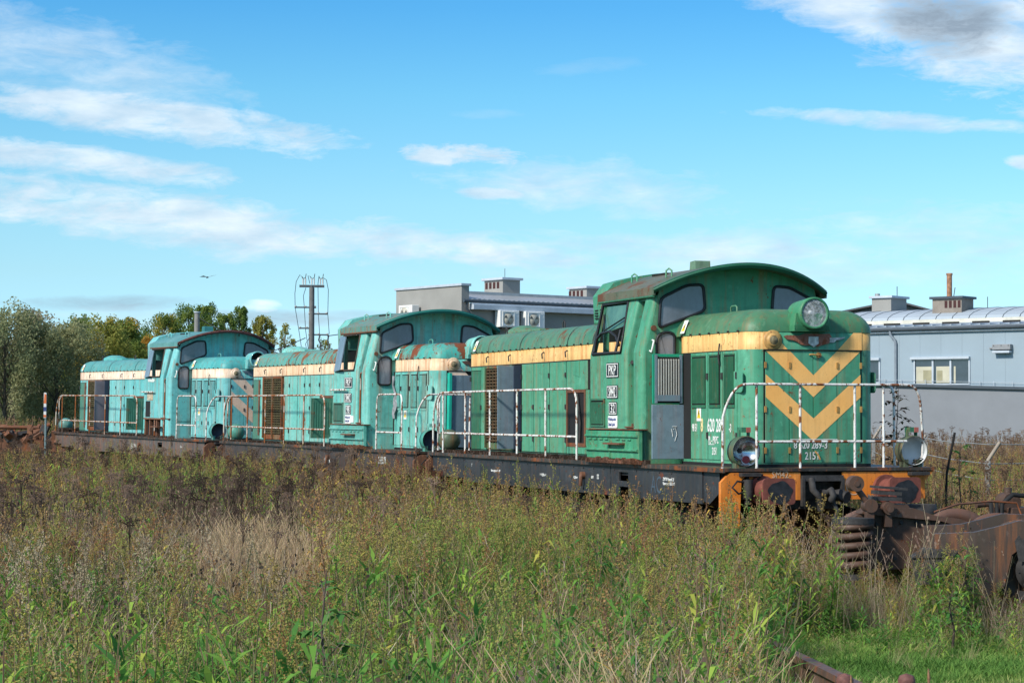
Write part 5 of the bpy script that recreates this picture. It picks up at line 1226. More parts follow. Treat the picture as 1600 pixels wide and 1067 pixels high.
# marker post and scrap wagon at the far left
S1 = empty('marker_post', (-13.08, 62, GZ), (0, 0, 0), 'thin striped marker post of orange, white and blue, left of the farthest locomotive', 'post')
part('post', mat('teal_grey_post', (.13, .19, .20), .6), S1, lambda q: q.cyl((0, 0, 0), (0, 0, 2.65 + u0), .03, n=10))
sb = part('stripe_board', mat('white_stripe', (.62, .62, .60), .6), S1, lambda q: (q.box(-.05, .02, -.05, -.04, 1.95 + u0, 2.66 + u0)))
part('orange_stripe', mat('orange_stripe', (.50, .12, .03), .6), sb, lambda q: (q.prism([(-.052, 2.36 + u0), (.022, 2.36 + u0), (.022, 2.6 + u0), (-.03, 2.64 + u0)], 'y', -.054, -.051), q.prism([(-.052, 1.97 + u0), (.022, 1.97 + u0), (.022, 2.04 + u0), (-.052, 2.04 + u0)], 'y', -.054, -.051)))
part('navy_stripe', mat('navy_stripe', (.03, .05, .16), .6), sb, lambda q: q.prism([(-.052, 2.14 + u0), (.022, 2.14 + u0), (.022, 2.26 + u0), (-.052, 2.26 + u0)], 'y', -.054, -.051))
Wg = empty('flat_wagon', (-17.5, 67, 0), (0, 0, R(3)), 'low flat wagon loaded with rusty scrap, at the far left behind the weeds', 'wagon')
part('deck', RUSTY, Wg, lambda q: q.box(-5.5, 4.9, -1.3, 1.3, 1.18, 1.32)); part('sill', RUSTY, Wg, lambda q: q.box(-5.5, 4.9, -1.34, -1.30, .95, 1.30))
for x in (-4, -2.2, 1.6, 3.4): part('wheel', RUSTY, Wg, lambda q: (q.cyl((x, -1.0, .45), (x, 1.0, .45), .06, n=8), q.cyl((x, -.8, .45), (x, -.72, .45), .45, n=20), q.cyl((x, .72, .45), (x, .8, .45), .45, n=20)))
rr = random.Random(5)
names = ['long thin scrap beam lying flat on the wagon', 'short scrap beam propped steeply on the wagon heap', 'bent scrap bar leaning left on the wagon', 'scrap beam sticking up at the right of the wagon heap', 'curved dark scrap bar at the left end of the wagon', 'thick rusty scrap joist on top of the wagon heap']
specs = [(-18.4, -14.2, 1.62, 1.66, .06), (-14.5, -13.9, 1.35, 1.75, .09), (-15.9, -15.2, 1.5, 1.72, .05), (-13.4, -12.9, 1.35, 1.6, .06), (-17.6, -16.4, 1.5, 1.72, .05), (-16.6, -15.0, 1.38, 1.52, .08)]
for nm, (xa, xb, za, zb, w) in zip(names, specs):
    q = MB(); y = 66 + rr.uniform(-.4, .6); q.tube([(xa, y, za), ((xa + xb) / 2, y + .1, (za + zb) / 2 + .04), (xb, y + .2, zb)], w, n=4)
    tag(q.build('scrap_beam', RUSTY), nm, 'scrap beam', 'rusty scrap beams on the wagon')
v_, f_ = [], []
q = MB()
for i in range(160):
    x = rr.uniform(-18.5, -12.7); y = 66.2 + rr.uniform(-.7, .8); z = 1.32 + rr.random() ** 2 * .35 * (1 - abs((x + 15.4) / 3.4) ** 2); s_ = rr.uniform(.05, .2)
    q.box(-s_, s_, -s_ * .6, s_ * .6, -s_ * .3, s_ * .3, rr.choice((0, 0, 1)), Matrix.Translation((x, y, z)) @ Euler((rr.random() * 3, rr.random() * 3, rr.random() * 3)).to_matrix().to_4x4())
tag(q.build('scrap_heap', [RUSTY, STEELG]), 'heap of small rusty scrap on the flat wagon', None, None, 'stuff')

# fence along the hall
FX = [(8.64, 40, 1.25), (9.35, 47, 1.45), (9.9, 54, 1.5), (8.0, 33.5, 1.15)]
fl = ['bent topped concrete fence post nearest to the feathery green plant', 'bent topped fence post seen just behind the right empty headlamp', 'farthest bent topped fence post beside the green nose', 'bent topped fence post at the right in front of the hall']
FX = [(8.62, 40, 1.24), (9.15, 50, 1.30), (9.5, 58, 1.5)]
for (x, y, z), lb in zip(FX, fl):
    fp = empty('fence_post', (x, y, GZ), (0, 0, 0), lb, 'fence post', 'concrete fence posts in front of the hall')
    part('shaft', CONC, fp, lambda q: q.box(-.045, .045, -.045, .045, 0, z - GZ), bevel=.01); part('bent_top', mat('pale_post_tip', (.30, .26, .21), .9), fp, lambda q: q.tube([(0, 0, z - GZ), (.22, 0, z - GZ + .34)], .035, n=4))
q = MB()
pp = [(3, 75, 1.5), (9.5, 58, 1.5), (9.15, 50, 1.30), (8.62, 40, 1.24), (12.2, 44, 1.2), (16, 48, 1.2)]
for dz in (0.3, -.05, -.35, -.7):
    for a, b_ in zip(pp[:3], pp[1:4]): q.tube([(a[0], a[1] - .08, a[2] + dz), ((a[0] + b_[0]) / 2, (a[1] + b_[1]) / 2, (a[2] + b_[2]) / 2 + dz - .03), (b_[0], b_[1] - .08, b_[2] + dz)], .008, n=4)
    for a, b_ in zip(pp[3:5], pp[4:6]): q.tube([(a[0], a[1] - .08, a[2] + dz), (b_[0], b_[1] - .08, b_[2] + dz)], .008, n=4)
tag(q.build('wire_fence', mat('galvanised_wire', (.28, .30, .30), .6)), 'wire strands strung along the bent topped fence posts', 'fence')
q = MB(); q.tube([(6.26, 32, GZ), (6.30, 32, 1.19), (6.42, 32, 1.79)], .018, n=6); tag(q.build('black_stake', BLACK), 'thin black stake leaning in the weeds right of the empty headlamp', 'stake')


# ------------------------------------------------------------------ loose bogies on the right
def coil(q, c, r, z0, z1, wire_r=.035, turns=4.5, mi=0, taper=0.):
    n = int(turns * 18); q.tube([(c[0] + r * math.cos(i / 18 * 2 * math.pi), c[1] + r * math.sin(i / 18 * 2 * math.pi), z0 + (z1 - z0) * i / n) for i in range(n + 1)], wire_r, n=8, mi=mi)


BR = paint('oily_brown_steel', (.065, .038, .026), (.11, .062, .042), rust=.42, streak=.3, seed=81, rough=.6, patch=3, rl=(.15, .06, .03))
BRO = paint('orange_stained_steel', (.035, .026, .022), (.060, .038, .026), rust=.22, streak=.45, seed=82, patch=3, rl=(.28, .10, .03))
WT = paint('wheel_rust', (.09, .045, .032), (.15, .08, .055), rust=.5, streak=.2, seed=83, patch=4, rl=(.24, .09, .045))


def wheel(q, x, y, z, r=.5, w=.13, d=1, mi=0):
    q.lathe([(-.02, .07), (-.02, .16), (.03, .18), (.03, .36), (-.0, .40), (0, r - .02), (.01, r), (w - .03, r - .01), (w - .03, r + .028), (w, r + .028), (w, r - .08), (w - .06, r - .14), (w - .06, .18), (w, .16), (w, .07)], (x, y, z), (0, d, 0), n=40, mi=mi)


G = empty('locomotive_bogie', (4.72, 25.3, -.0), (0, 0, R(9)), 'rusty bogie with a thick coil spring and upright lever, in front of green nose', 'bogie', 'dismounted bogies in the weeds')
def f1(q):
    q.prism([(-1.18, .30), (-1.30, .55), (-1.30, .80), (-1.10, .93), (-.55, .95), (.05, .88), (.55, .70), (1.7, .66), (1.7, .42), (.7, .44), (.2, .52), (-.4, .35)], 'y', -1.0, -.86)
    q.prism([(-.70, .50), (-.62, .84), (.05, .88), (.55, .70), (1.7, .66), (1.7, .42), (.7, .44), (.2, .52), (-.4, .40)], 'y', .80, .94)
    q.box(-.5, -.1, -.86, .80, .55, .85); q.prism([(-1.0, .90), (-.95, 1.04), (-.55, 1.04), (-.45, .90)], 'y', -1.02, -.80); q.prism([(-1.1, .94), (-1.02, 1.0), (-.5, 1.0), (-.2, .90), (.5, .72), (1.5, .68), (1.5, .65), (.5, .68), (-.2, .86)], 'y', -1.08, -.84)
part('side_frame', BR, G, f1, bevel=.012)
def f2(q): coil(q, (-1.22, -1.18), .185, .33, .84, .04, 5); 
sp_ = part('coil_spring', BR, G, f2)
part('spring_seat', STEELG, sp_, lambda q: q.cyl((-1.22, -1.18, .84), (-1.22, -1.18, .90), .225, n=24)); part('spring_seat', STEELG, sp_, lambda q: q.cyl((-1.22, -1.18, .24), (-1.22, -1.18, .30), .225, n=24))
part('lever', BR, G, lambda q: (q.cyl((-1.02, -1.2, 1.03), (-1.02, -1.05, 1.03), .075, n=16), q.tube([(-1.02, -1.14, 1.03), (-1.18, -1.14, 1.24)], .035, n=6), q.cyl((-1.19, -1.22, 1.27), (-1.19, -1.08, 1.27), .085, n=18), q.cyl((-1.19, -1.235, 1.27), (-1.19, -1.22, 1.27), .03, n=10), q.box(-1.06, -.98, -1.18, -1.08, .80, 1.0)))
part('bearing_boss', BR, G, lambda q: (q.cyl((-.80, -1.16, 1.0), (-.80, -1.02, 1.0), .07, n=16), q.cyl((-.80, -1.18, 1.0), (-.80, -1.16, 1.0), .045, n=12), q.box(-.84, -.76, -1.12, -1.03, .80, .96)))
part('rubber_pad', STEELG, G, lambda q: (q.box(-.95, -.66, -1.05, -.75, 1.05, 1.09, 0, Matrix.Rotation(R(2), 4, 'Y')), q.box(-.94, -.68, -1.04, -.76, 1.10, 1.14, 0, Matrix.Rotation(R(3), 4, 'Y')), q.box(-.97, -.64, -1.06, -.74, 1.15, 1.175, 0, Matrix.Rotation(R(4), 4, 'Y'))))
part('centre_ring', STEELG, G, lambda q: q.lathe([(0, .17), (.10, .17), (.10, .15), (.0, .15)], (-.30, -.75, .93), (0, 0, 1), n=24))
part('bent_rod', RUSTY, G, lambda q: q.tube([(-.2, -.9, .95), (.1, -.8, 1.03), (.6, -.5, 1.05), (.95, -.4, 1.03), (1.0, -.42, .9), (.98, -.45, .8)], .012, n=6))
for x in (-.45, .62):
    ws = part('wheelset', WT, G, lambda q: (q.cyl((x, -.85, .42), (x, .85, .42), .08, n=12), wheel(q, x, -.76, .42, .48, .13, 1), wheel(q, x, .76, .42, .48, .13, -1)))
part('frame_bolt', STEELG, G, lambda q: [q.cyl((x, -1.01, z), (x, -1.035, z), .022, n=6) for x, z in ((-1.05, .82), (-.9, .82), (-.62, .84), (-.45, .84), (-.2, .78), (.1, .74), (.5, .60), (.75, .56), (1.0, .56), (1.3, .55), (-1.05, .45), (-.7, .45))])

G2 = empty('locomotive_bogie', (5.78, 22.9, -.04), (0, 0, R(-7)), 'rusty bogie with a black axle box, cut by the right edge of the view', 'bogie', 'dismounted bogies in the weeds')
def f3(q):
    pr = [(-1.45, .62), (-1.45, .86), (-1.05, .88), (-.85, .93), (-.60, 1.0), (.1, .97), (1.2, .97), (1.4, .9), (1.4, .55), (.9, .62), (.8, .80), (.2, .80), (.05, .62), (-.10, .62), (-.18, .74), (-.55, .76), (-.68, .66), (-.75, .35), (-1.0, .20), (-1.15, .35), (-1.05, .62)]
    q.prism(pr, 'y', -.92, -.80)
    q.prism(pr, 'y', .80, .92); q.box(.2, .9, -.8, .8, .55, .8)
part('side_frame', BRO, G2, f3, bevel=.012)
ab = part('axle_box', STEELG, G2, lambda q: (q.lathe([(0, .22), (.04, .22), (.06, .18), (.16, .16), (.22, .13), (.24, .0)], (-.72 + .30, -.86, .50), (0, -1, 0), n=24), q.prism([(-.60, .30), (-.22, .30), (-.12, .12), (-.3, .05), (-.36, .2), (-.62, .22)], 'y', -.92, -.84), q.box(-.50, -.32, -.95, -.86, .0, .26)))
part('box_bolt', STEELG, ab, lambda q: [q.cyl((-.42 + .19 * math.cos(R(a)), -.90, .50 + .19 * math.sin(R(a))), (-.42 + .19 * math.cos(R(a)), -.93, .50 + .19 * math.sin(R(a))), .018, n=6) for a in range(0, 360, 45)])
part('hanger_link', STEELG, G2, lambda q: [q.prism([(-.62 + i * .075, .60), (-.66 + i * .075, .80), (-.62 + i * .075, .86), (-.57 + i * .075, .80), (-.55 + i * .075, .60)], 'y', -1.02 + i * .03, -.98 + i * .03) for i in range(3)], bevel=.006)
part('sand_box', STEELG, G2, lambda q: (q.prism([(-1.62, .36), (-1.66, .62), (-1.30, .64), (-1.25, .40)], 'y', -1.12, -.85), q.prism([(-1.68, .63), (-1.55, .72), (-1.22, .70), (-1.28, .64)], 'y', -1.14, -.80)), bevel=.01)
part('coil_spring', STEELG, G2, lambda q: (coil(q, (.08, -1.02), .15, .36, .80, .032, 5)))
part('spring_seat', STEELG, G2, lambda q: q.box(-.12, .3, -1.2, -.85, .80, .87)); part('spring_seat', STEELG, G2, lambda q: q.box(-.12, .3, -1.2, -.85, .26, .34)); part('leaf_spring', STEELG, G2, lambda q: q.prism([(-.3, .02), (.5, -.05), (.5, .12), (-.3, .16)], 'y', -1.05, -.9))
for x in (-.42, 1.0): part('wheelset', BRO, G2, lambda q: (q.cyl((x, -.85, .50), (x, .85, .50), .08, n=12), wheel(q, x, -.74, .50, .42, .13, 1), wheel(q, x, .74, .50, .42, .13, -1)))
G3 = empty('brake_gear', (6.15, 27.2, .6), (0, 0, R(20)), 'small heap of rusty brake gear in the weeds at the right edge, behind the bogies', 'scrap')
part('casting', BR, G3, lambda q: (q.box(-.12, .5, -.2, .2, -.2, .30), q.cyl((-.05, -.1, .35), (-.05, .1, .35), .13, n=14), q.cyl((-.05, -.0, .46), (-.05, .0, .54), .05, n=10), q.tube([(-.5, 0, .33), (-.3, 0, .34), (-.2, .0, .1)], .04)), bevel=.01)
part('hose', BLACK, G3, lambda q: (q.tube([(-.28, -.2, .05), (-.26, -.2, .35), (-.12, -.22, .46), (.1, -.22, .44), (.45, -.2, .30)], .03), q.tube([(-.4, -.2, .1), (-.42, -.2, .36), (-.34, -.2, .38), (-.32, -.2, .1)], .025)))
# two rusty spindles poking up at the lower edge
for i, (x, y, z, lb) in enumerate(((2.11, 14.0, .34, 'left one of the two rusty round knobs at the bottom edge of the green grass'), (2.50, 14.0, .34, 'right one of the two rusty round knobs at the bottom edge of the green grass'))):
    q = MB(); q.lathe([(-.45, .03), (-.06, .03), (-.045, .05), (-.0, .056), (.03, .045), (.045, .0)], (x, y, z - .03), (0, 0, 1), n=20)
    tag(q.build('rusty_knob', mat('red_brown_knob', (.13, .055, .045), .7, var=.3, vscale=30, bump=.2)), lb, 'knob', 'rusty knobs in the foreground')

# ------------------------------------------------------------------ vegetation
rng = np.random.default_rng(11)


def rampmat(name, stops, rough=.8, spec=.2, trans=.25, nvar=.25, scale=2.):
    """colour per plant from the 'rnd' attribute"""
    m = bpy.data.materials.new(name); m.use_nodes = True; k = NT(m.node_tree); b = m.node_tree.nodes['Principled BSDF']
    at = k.n('ShaderNodeAttribute', attribute_name='rnd'); tc = k.n('ShaderNodeTexCoord')
    n = k.noise(tc.outputs['Object'], scale, 3, .6)
    f = k.m('ADD', at.outputs['Fac'], k.m('MULTIPLY', k.m('SUBTRACT', n, .5), nvar), clamp=True)
    c = k.ramp(f, stops); k.l(c, b.inputs['Base Color']); b.inputs['Roughness'].default_value = rough; b.inputs['Specular IOR Level'].default_value = spec
    if trans:
        tr = k.n('ShaderNodeBsdfTranslucent'); k.l(c, tr.inputs[0]); mx = k.n('ShaderNodeMixShader'); mx.inputs[0].default_value = trans
        k.l(b.outputs[0], mx.inputs[1]); k.l(tr.outputs[0], mx.inputs[2]); k.l(mx.outputs[0], m.node_tree.nodes['Material Output'].inputs[0])
    return m


class Plant:
    """prototype built from quads: verts, faces, material index"""
    def __init__(s): s.v = []; s.f = []; s.m = []
    def quad(s, a, b, c, d, m): o = len(s.v); s.v += [a, b, c, d]; s.f.append((o, o + 1, o + 2, o + 3)); s.m.append(m)
    def ribbon(s, pts, ws, m, side=None):
        pts = [np.array(p, float) for p in pts]
        for i in range(len(pts) - 1):
            t = pts[i + 1] - pts[i]; sd_ = np.cross(t, (0, 0, 1)) if side is None else np.array(side, float)
            if np.linalg.norm(sd_) < 1e-6: sd_ = np.array((1., 0, 0))
            sd_ = sd_ / np.linalg.norm(sd_)
            s.quad(pts[i] - sd_ * ws[i], pts[i] + sd_ * ws[i], pts[i + 1] + sd_ * ws[i + 1], pts[i + 1] - sd_ * ws[i + 1], m)
    def stem(s, pts, w0, w1, m):
        n = len(pts); ws = np.linspace(w0, w1, n)
        s.ribbon(pts, ws, m, (1, .2, 0)); s.ribbon(pts, ws, m, (-.2, 1, 0))
    def leaf(s, p, az, L, w, droop, m, up=.3):
        p = np.array(p, float); d = np.array((math.cos(az), math.sin(az), up)); e = np.array((math.cos(az), math.sin(az), up - droop))
        a = p; b_ = p + d * L * .5; c = b_ + e * L * .5; sd_ = np.array((-math.sin(az), math.cos(az), 0))
        s.quad(a - sd_ * w * .25, a + sd_ * w * .25, b_ + sd_ * w * .5, b_ - sd_ * w * .5, m); s.quad(b_ - sd_ * w * .5, b_ + sd_ * w * .5, c + sd_ * w * .06, c - sd_ * w * .06, m)
    def arr(s): return np.array(s.v, np.float32), np.array(s.f, np.int32), np.array(s.m, np.int32)


def curve_pts(h, leanx, leany, n, r):
    return [(leanx * (i / n) ** 1.6 + r.uniform(-.006, .006), leany * (i / n) ** 1.6 + r.uniform(-.006, .006), h * i / n) for i in range(n + 1)]


def goldenrod(seed, leaves=34, plume=1., lod=1, big=1.):
    r = random.Random(seed); P_ = Plant(); h = 1.; pts = curve_pts(h, r.uniform(-.12, .12), r.uniform(-.12, .12), 5, r)
    P_.stem(pts, .0045 * lod ** .5, .003, 0)
    at = lambda t: tuple(np.array(pts[min(4, int(t * 5))]) * (1 - (t * 5 - min(4, int(t * 5)))) + np.array(pts[min(5, min(4, int(t * 5)) + 1)]) * (t * 5 - min(4, int(t * 5))))
    nl = leaves // lod
    for i in range(nl):
        t = .12 + .74 * i / nl; a = i * 2.4 + r.uniform(-.4, .4)
        L_ = r.uniform(.08, .14) * (1.1 - .5 * t) * (1.15 if lod > 1 else 1); L_ *= big; P_.leaf(at(t), a, L_, L_ * (.13 + .05 * (big > 1)) * lod ** .5, r.uniform(.2, 1.4), 1, r.uniform(.1, 1.1))
    nb = int(13 * plume) // (1 if lod == 1 else 2)
    for i in range(nb):
        t = .74 + .26 * i / max(nb, 1); a = i * 2.4 + r.uniform(-.5, .5); L_ = .085 * (1.08 - (t - .74) / .26) + .012; p0 = np.array(at(min(t, .999)))
        for j in range(1, 5 if lod == 1 else 4):
            q = p0 + np.array((math.cos(a) * L_ * j / 4, math.sin(a) * L_ * j / 4, .075 * j / 4 * (1.5 - j * .14)))
            for _ in range(6 if lod == 1 else 4):
                c = q + np.array([r.uniform(-.012, .012) for _ in range(3)]); s_ = r.uniform(.003, .0062) * (1.35 if lod > 1 else 1)
                u = np.array([r.uniform(-1, 1) for _ in range(3)]); u /= np.linalg.norm(u) + 1e-6; w = np.cross(u, [r.uniform(-1, 1) for _ in range(3)]); w /= np.linalg.norm(w) + 1e-6
                P_.quad(c - u * s_, c + w * s_, c + u * s_, c - w * s_, 2)
    return P_.arr()


def tansy(seed, lod=1):
    r = random.Random(seed); P_ = Plant(); pts = curve_pts(1., r.uniform(-.1, .1), r.uniform(-.1, .1), 4, r); P_.stem(pts, .005, .004, 0)
    for i in range(12 // lod):
        t = .2 + .6 * i * lod / 12; a = i * 2.4; L_ = r.uniform(.05, .10); P_.leaf(np.array(pts[int(t * 4)]) + (0, 0, (t * 4 % 1) * .25), a, L_, L_ * .25, 1.4, 1, .1)
    for b_ in range(9):
        a = b_ * 2.4; L_ = r.uniform(.02, .065); base = np.array(pts[3]) * .35 + np.array(pts[4]) * .65; tip = base + np.array((math.cos(a) * L_, math.sin(a) * L_, .10 + r.uniform(0, .08)))
        P_.ribbon([base, (base + tip) / 2, tip], [.0025, .0025, .002], 0)
        for _ in range(9 // lod):
            c = tip + np.array((r.uniform(-.03, .03), r.uniform(-.03, .03), r.uniform(-.008, .014))); s_ = r.uniform(.004, .008) * (1.2 if lod > 1 else 1)
            P_.quad(c + (-s_, 0, -s_ * .6), c + (s_, 0, -s_ * .6), c + (s_, 0, s_ * .6), c + (-s_, 0, s_ * .6), 2); P_.quad(c + (0, -s_, -s_ * .6), c + (0, s_, -s_ * .6), c + (0, s_, s_ * .6), c + (0, -s_, s_ * .6), 2)
    return P_.arr()


def grass_tuft(seed, n=26, h=1., spread=.10, w=.004, bend=.45, heads=False):
    r = random.Random(seed); P_ = Plant()
    for i in range(n):
        a = r.uniform(0, 6.28); b0 = np.array((r.gauss(0, spread), r.gauss(0, spread), 0)); hh = h * r.uniform(.55, 1.); bd_ = bend * r.uniform(.2, 1.) * hh
        pts = [b0 + (math.cos(a) * bd_ * t ** 2, math.sin(a) * bd_ * t ** 2, hh * (t - .25 * t ** 3 * bend)) for t in (0, .25, .5, .75, 1.)]
        P_.ribbon(pts, [w, w, w * .9, w * .6, w * .12], 0, (math.sin(a) + .3, -math.cos(a), 0))
        if heads and i % 2 == 0: P_.ribbon([pts[3], pts[4], pts[4] + (.02, 0, .03)], [.0012, .0022, .0006], 1, (1, 0, 0))
    return P_.arr()


def stalk(seed, n=3):
    r = random.Random(seed); P_ = Plant()
    for i in range(n):
        lx, ly = r.uniform(-.35, .35), r.uniform(-.2, .2); h = r.uniform(.7, 1.); o = np.array((r.uniform(-.1, .1), r.uniform(-.1, .1), 0))
        pts = [o + p for p in np.array(curve_pts(h, lx, ly, 4, r))]; P_.stem(pts, .0028, .0013, 0)
        for j in range(6):
            p = pts[2] + (pts[4] - pts[2]) * r.random(); a = r.uniform(0, 6.28); L_ = r.uniform(.03, .10)
            P_.ribbon([p, p + (math.cos(a) * L_, math.sin(a) * L_, L_ * r.uniform(.2, 1.2))], [.0016, .0008], 0)
            if r.random() < .4: q = p + np.array((math.cos(a) * L_, math.sin(a) * L_, L_)); P_.quad(q + (-.008, 0, -.008), q + (.008, 0, -.008), q + (.008, 0, .008), q + (-.008, 0, .008), 1)
    return P_.arr()


def scatter(name, protos, pos, hts, mats, label, rnd, lean_=.12, aspect=None):
    """one merged mesh of many plants nobody could count"""
    V, F, Mi, Rn = [], [], [], []; off = 0; n = len(pos); which = rng.integers(0, len(protos), n)
    for pi, (pv, pf, pm) in enumerate(protos):
        idx = np.nonzero(which == pi)[0]
        if len(idx) == 0: continue
        a = rng.uniform(0, 2 * np.pi, len(idx)); ca, sa = np.cos(a), np.sin(a); s_ = hts[idx]; sx = np.clip(s_, .5, 1.3) if aspect is None else s_ * aspect
        lx = rng.normal(0, lean_, len(idx)); ly = rng.normal(0, lean_, len(idx))
        x = pv[None, :, 0] * sx[:, None]; y = pv[None, :, 1] * sx[:, None]; z = pv[None, :, 2] * s_[:, None]
        X = ca[:, None] * x - sa[:, None] * y + lx[:, None] * z + pos[idx, 0][:, None]; Y = sa[:, None] * x + ca[:, None] * y + ly[:, None] * z + pos[idx, 1][:, None]
        Z = z + pos[idx, 2][:, None]
        V.append(np.stack([X, Y, Z], -1).reshape(-1, 3)); m = len(pv)
        F.append((pf[None] + (np.arange(len(idx)) * m)[:, None, None] + off).reshape(-1, 4)); Mi.append(np.tile(pm, len(idx)))
        Rn.append(np.repeat(rnd[idx], m)); off += m * len(idx)
    o = big_mesh(name, np.concatenate(V), np.concatenate(F), mats, np.concatenate(Mi), np.concatenate(Rn))
    tag(o, label, None, None, 'stuff'); return o


# value noise in the ground plane
_g = rng.random((64, 64))


def vnoise(x, y, s):
    x = np.asarray(x) / s + 20; y = np.asarray(y) / s + 20; xi = np.floor(x).astype(int); yi = np.floor(y).astype(int); fx = x - xi; fy = y - yi
    fx = fx * fx * (3 - 2 * fx); fy = fy * fy * (3 - 2 * fy); g = lambda a, b_: _g[a % 64, b_ % 64]
    return (g(xi, yi) * (1 - fx) + g(xi + 1, yi) * fx) * (1 - fy) + (g(xi, yi + 1) * (1 - fx) + g(xi + 1, yi + 1) * fx) * fy


TR = np.array([[p.x, p.y] for p in trk])


def track_dist(x, y):
    d = np.full(len(x), 1e9)
    for i in range(len(TR) - 1):
        a, b_ = TR[i], TR[i + 1]; ab = b_ - a; t = np.clip(((x - a[0]) * ab[0] + (y - a[1]) * ab[1]) / (ab @ ab), 0, 1)
        d = np.minimum(d, np.hypot(x - a[0] - t * ab[0], y - a[1] - t * ab[1]))
    return d


def near_side(x, y):      # true on the camera's side of the row of locomotives
    xi = np.interp(y, TR[:, 1], TR[:, 0]); return x < xi


def spots(n, d0, d1, margin=.03, dens=None):
    """random spots in the wedge of ground the view could see, uniform per square metre"""
    D_ = np.sqrt(rng.uniform(d0 * d0, d1 * d1, n)); u = rng.uniform(-.232 - margin, .232 + margin, n); return D_ * u, D_


def tall_ok(x, y):
    k_ = x / y; td = track_dist(x, y)
    lawn = (k_ > .112 + .006 * np.sin(y * 3)) & (y < 21.6 + .5 * np.sin(x * 4))
    return ~lawn & ((td > 1.62) | (y < 28.2)) & ~((y > 27.9) & (y < 70) & (td < 1.62))


def ground_z(x, y): return np.where((y > 45) & ~near_side(x, y), GZ + .0 + np.clip((y - 40) / 45, 0, 1) * .55, GZ) + np.where(near_side(x, y), np.clip((y - 30) / 30, 0, 1) * .25, 0)


LEAF = rampmat('weed_leaf', [(0, (.085, .24, .05)), (.3, (.18, .37, .06)), (.55, (.36, .50, .08)), (.75, (.56, .52, .10)), (.9, (.68, .44, .10)), (1, (.42, .18, .06))], trans=.42)
STEM = rampmat('weed_stem', [(0, (.14, .16, .06)), (.5, (.24, .17, .10)), (1, (.20, .11, .08))], trans=0)
PLUME = rampmat('weed_plume', [(0, (.24, .28, .065)), (.35, (.34, .27, .08)), (.65, (.28, .13, .055)), (1, (.42, .27, .12))])
DARK = rampmat('dead_weed', [(0, (.05, .035, .025)), (.5, (.12, .08, .06)), (1, (.26, .18, .13))], trans=0)
DLEAF = rampmat('withered_leaf', [(0, (.04, .04, .016)), (.5, (.06, .035, .02)), (1, (.05, .06, .02))])
STRAW = rampmat('straw_blade', [(0, (.44, .31, .19)), (.5, (.56, .41, .26)), (1, (.42, .35, .16))])
PINK = rampmat('dry_pink_stalk', [(0, (.26, .15, .11)), (.4, (.36, .27, .19)), (.7, (.48, .42, .33)), (1, (.22, .09, .08))], trans=0)
LAWN = rampmat('green_grass_blade', [(0, (.08, .19, .035)), (.45, (.15, .29, .055)), (.75, (.27, .37, .09)), (1, (.50, .44, .20))], nvar=.6)
FLUFF = rampmat('beige_seed_fluff', [(0, (.30, .24, .15)), (1, (.40, .33, .22))], trans=.1)

GR = [goldenrod(s) for s in range(7)]; GRF = [goldenrod(s + 20, lod=2) for s in range(6)]
GL = [goldenrod(s + 40, leaves=30, plume=.1, big=b_) for s, b_ in enumerate((1.3, 1.5, 1.7, 1.95, 1.5, 1.8, 2.1))]

# leafy goldenrod, near
x, y = spots(5200, 7.5, 22); ok = tall_ok(x, y) & (rng.random(len(x)) < np.clip(1.9 * vnoise(x, y, .8) - .30, .04, 1)); x, y = x[ok], y[ok]
z = ground_z(x, y); n1 = vnoise(x, y, 1.5); ht = .68 + .50 * n1 + rng.normal(0, .15, len(x))
half = rng.random(len(x)) < np.clip((y - 9) / 22, .10, .5) + .3 * (vnoise(x, y, 1.7) - .5)
holl = (x / y > -.150) & (x / y < -.088) & (y > 16.5); ht = np.where(holl, ht * .62, ht)
scatter('goldenrod_weeds', GR, np.stack([x, y, z], -1)[half], ht[half], [STEM, LEAF, PLUME], 'olive goldenrod weeds with brownish plumes in the near field', np.clip(.55 * vnoise(x, y, 2.5)[half] + rng.normal(.08, .24, half.sum()), 0, 1))
scatter('leafy_weeds', GL, np.stack([x, y, z], -1)[~half], ht[~half] * .92, [STEM, LEAF, PLUME], 'fresh green leafy weeds without plumes in the near field', np.clip(.40 * vnoise(x, y, 2.)[~half] + rng.normal(.06, .18, (~half).sum()), 0, 1))
# middle distance
x, y = spots(7600, 22, 47); td = track_dist(x, y); left = near_side(x, y)
ok = tall_ok(x, y) & (left | (td > 2)); x, y = x[ok], y[ok]; left = near_side(x, y); z = ground_z(x, y)
darkz = np.clip((vnoise(x, y, 4.0) - .30) * 3, 0, 1) * np.clip((-x / y + .03) * 9, .12, 1)
keep = rng.random(len(x)) > darkz * .92; xs, ys, zs = x[keep], y[keep], z[keep]
ht = np.where(near_side(xs, ys), 1.02, .9) + .26 * vnoise(xs, ys, 2.5) + rng.normal(-.04, .17, len(xs)) + .12 * (ys > 38); holl = (xs / ys > -.150) & (xs / ys < -.088) & (ys < 27); ht = np.where(holl, ht * .55, ht)
ht = np.where((ys > 24) & (ys < 37) & (xs > -2), ht * .97, ht); ht = np.where((xs > 2.9) & (ys < 25), ht * .55, np.where((xs > 3.2) & (ys < 29), ht * .72, ht))
scatter('goldenrod_weeds', GRF, np.stack([xs, ys, zs], -1), ht, [STEM, LEAF, PLUME], 'mixed green and rusty goldenrod weeds along the row of locomotives', np.clip(.8 * vnoise(xs, ys, 3) + rng.normal(-.02, .22, len(xs)) + .10 * (xs > -4), 0, 1))
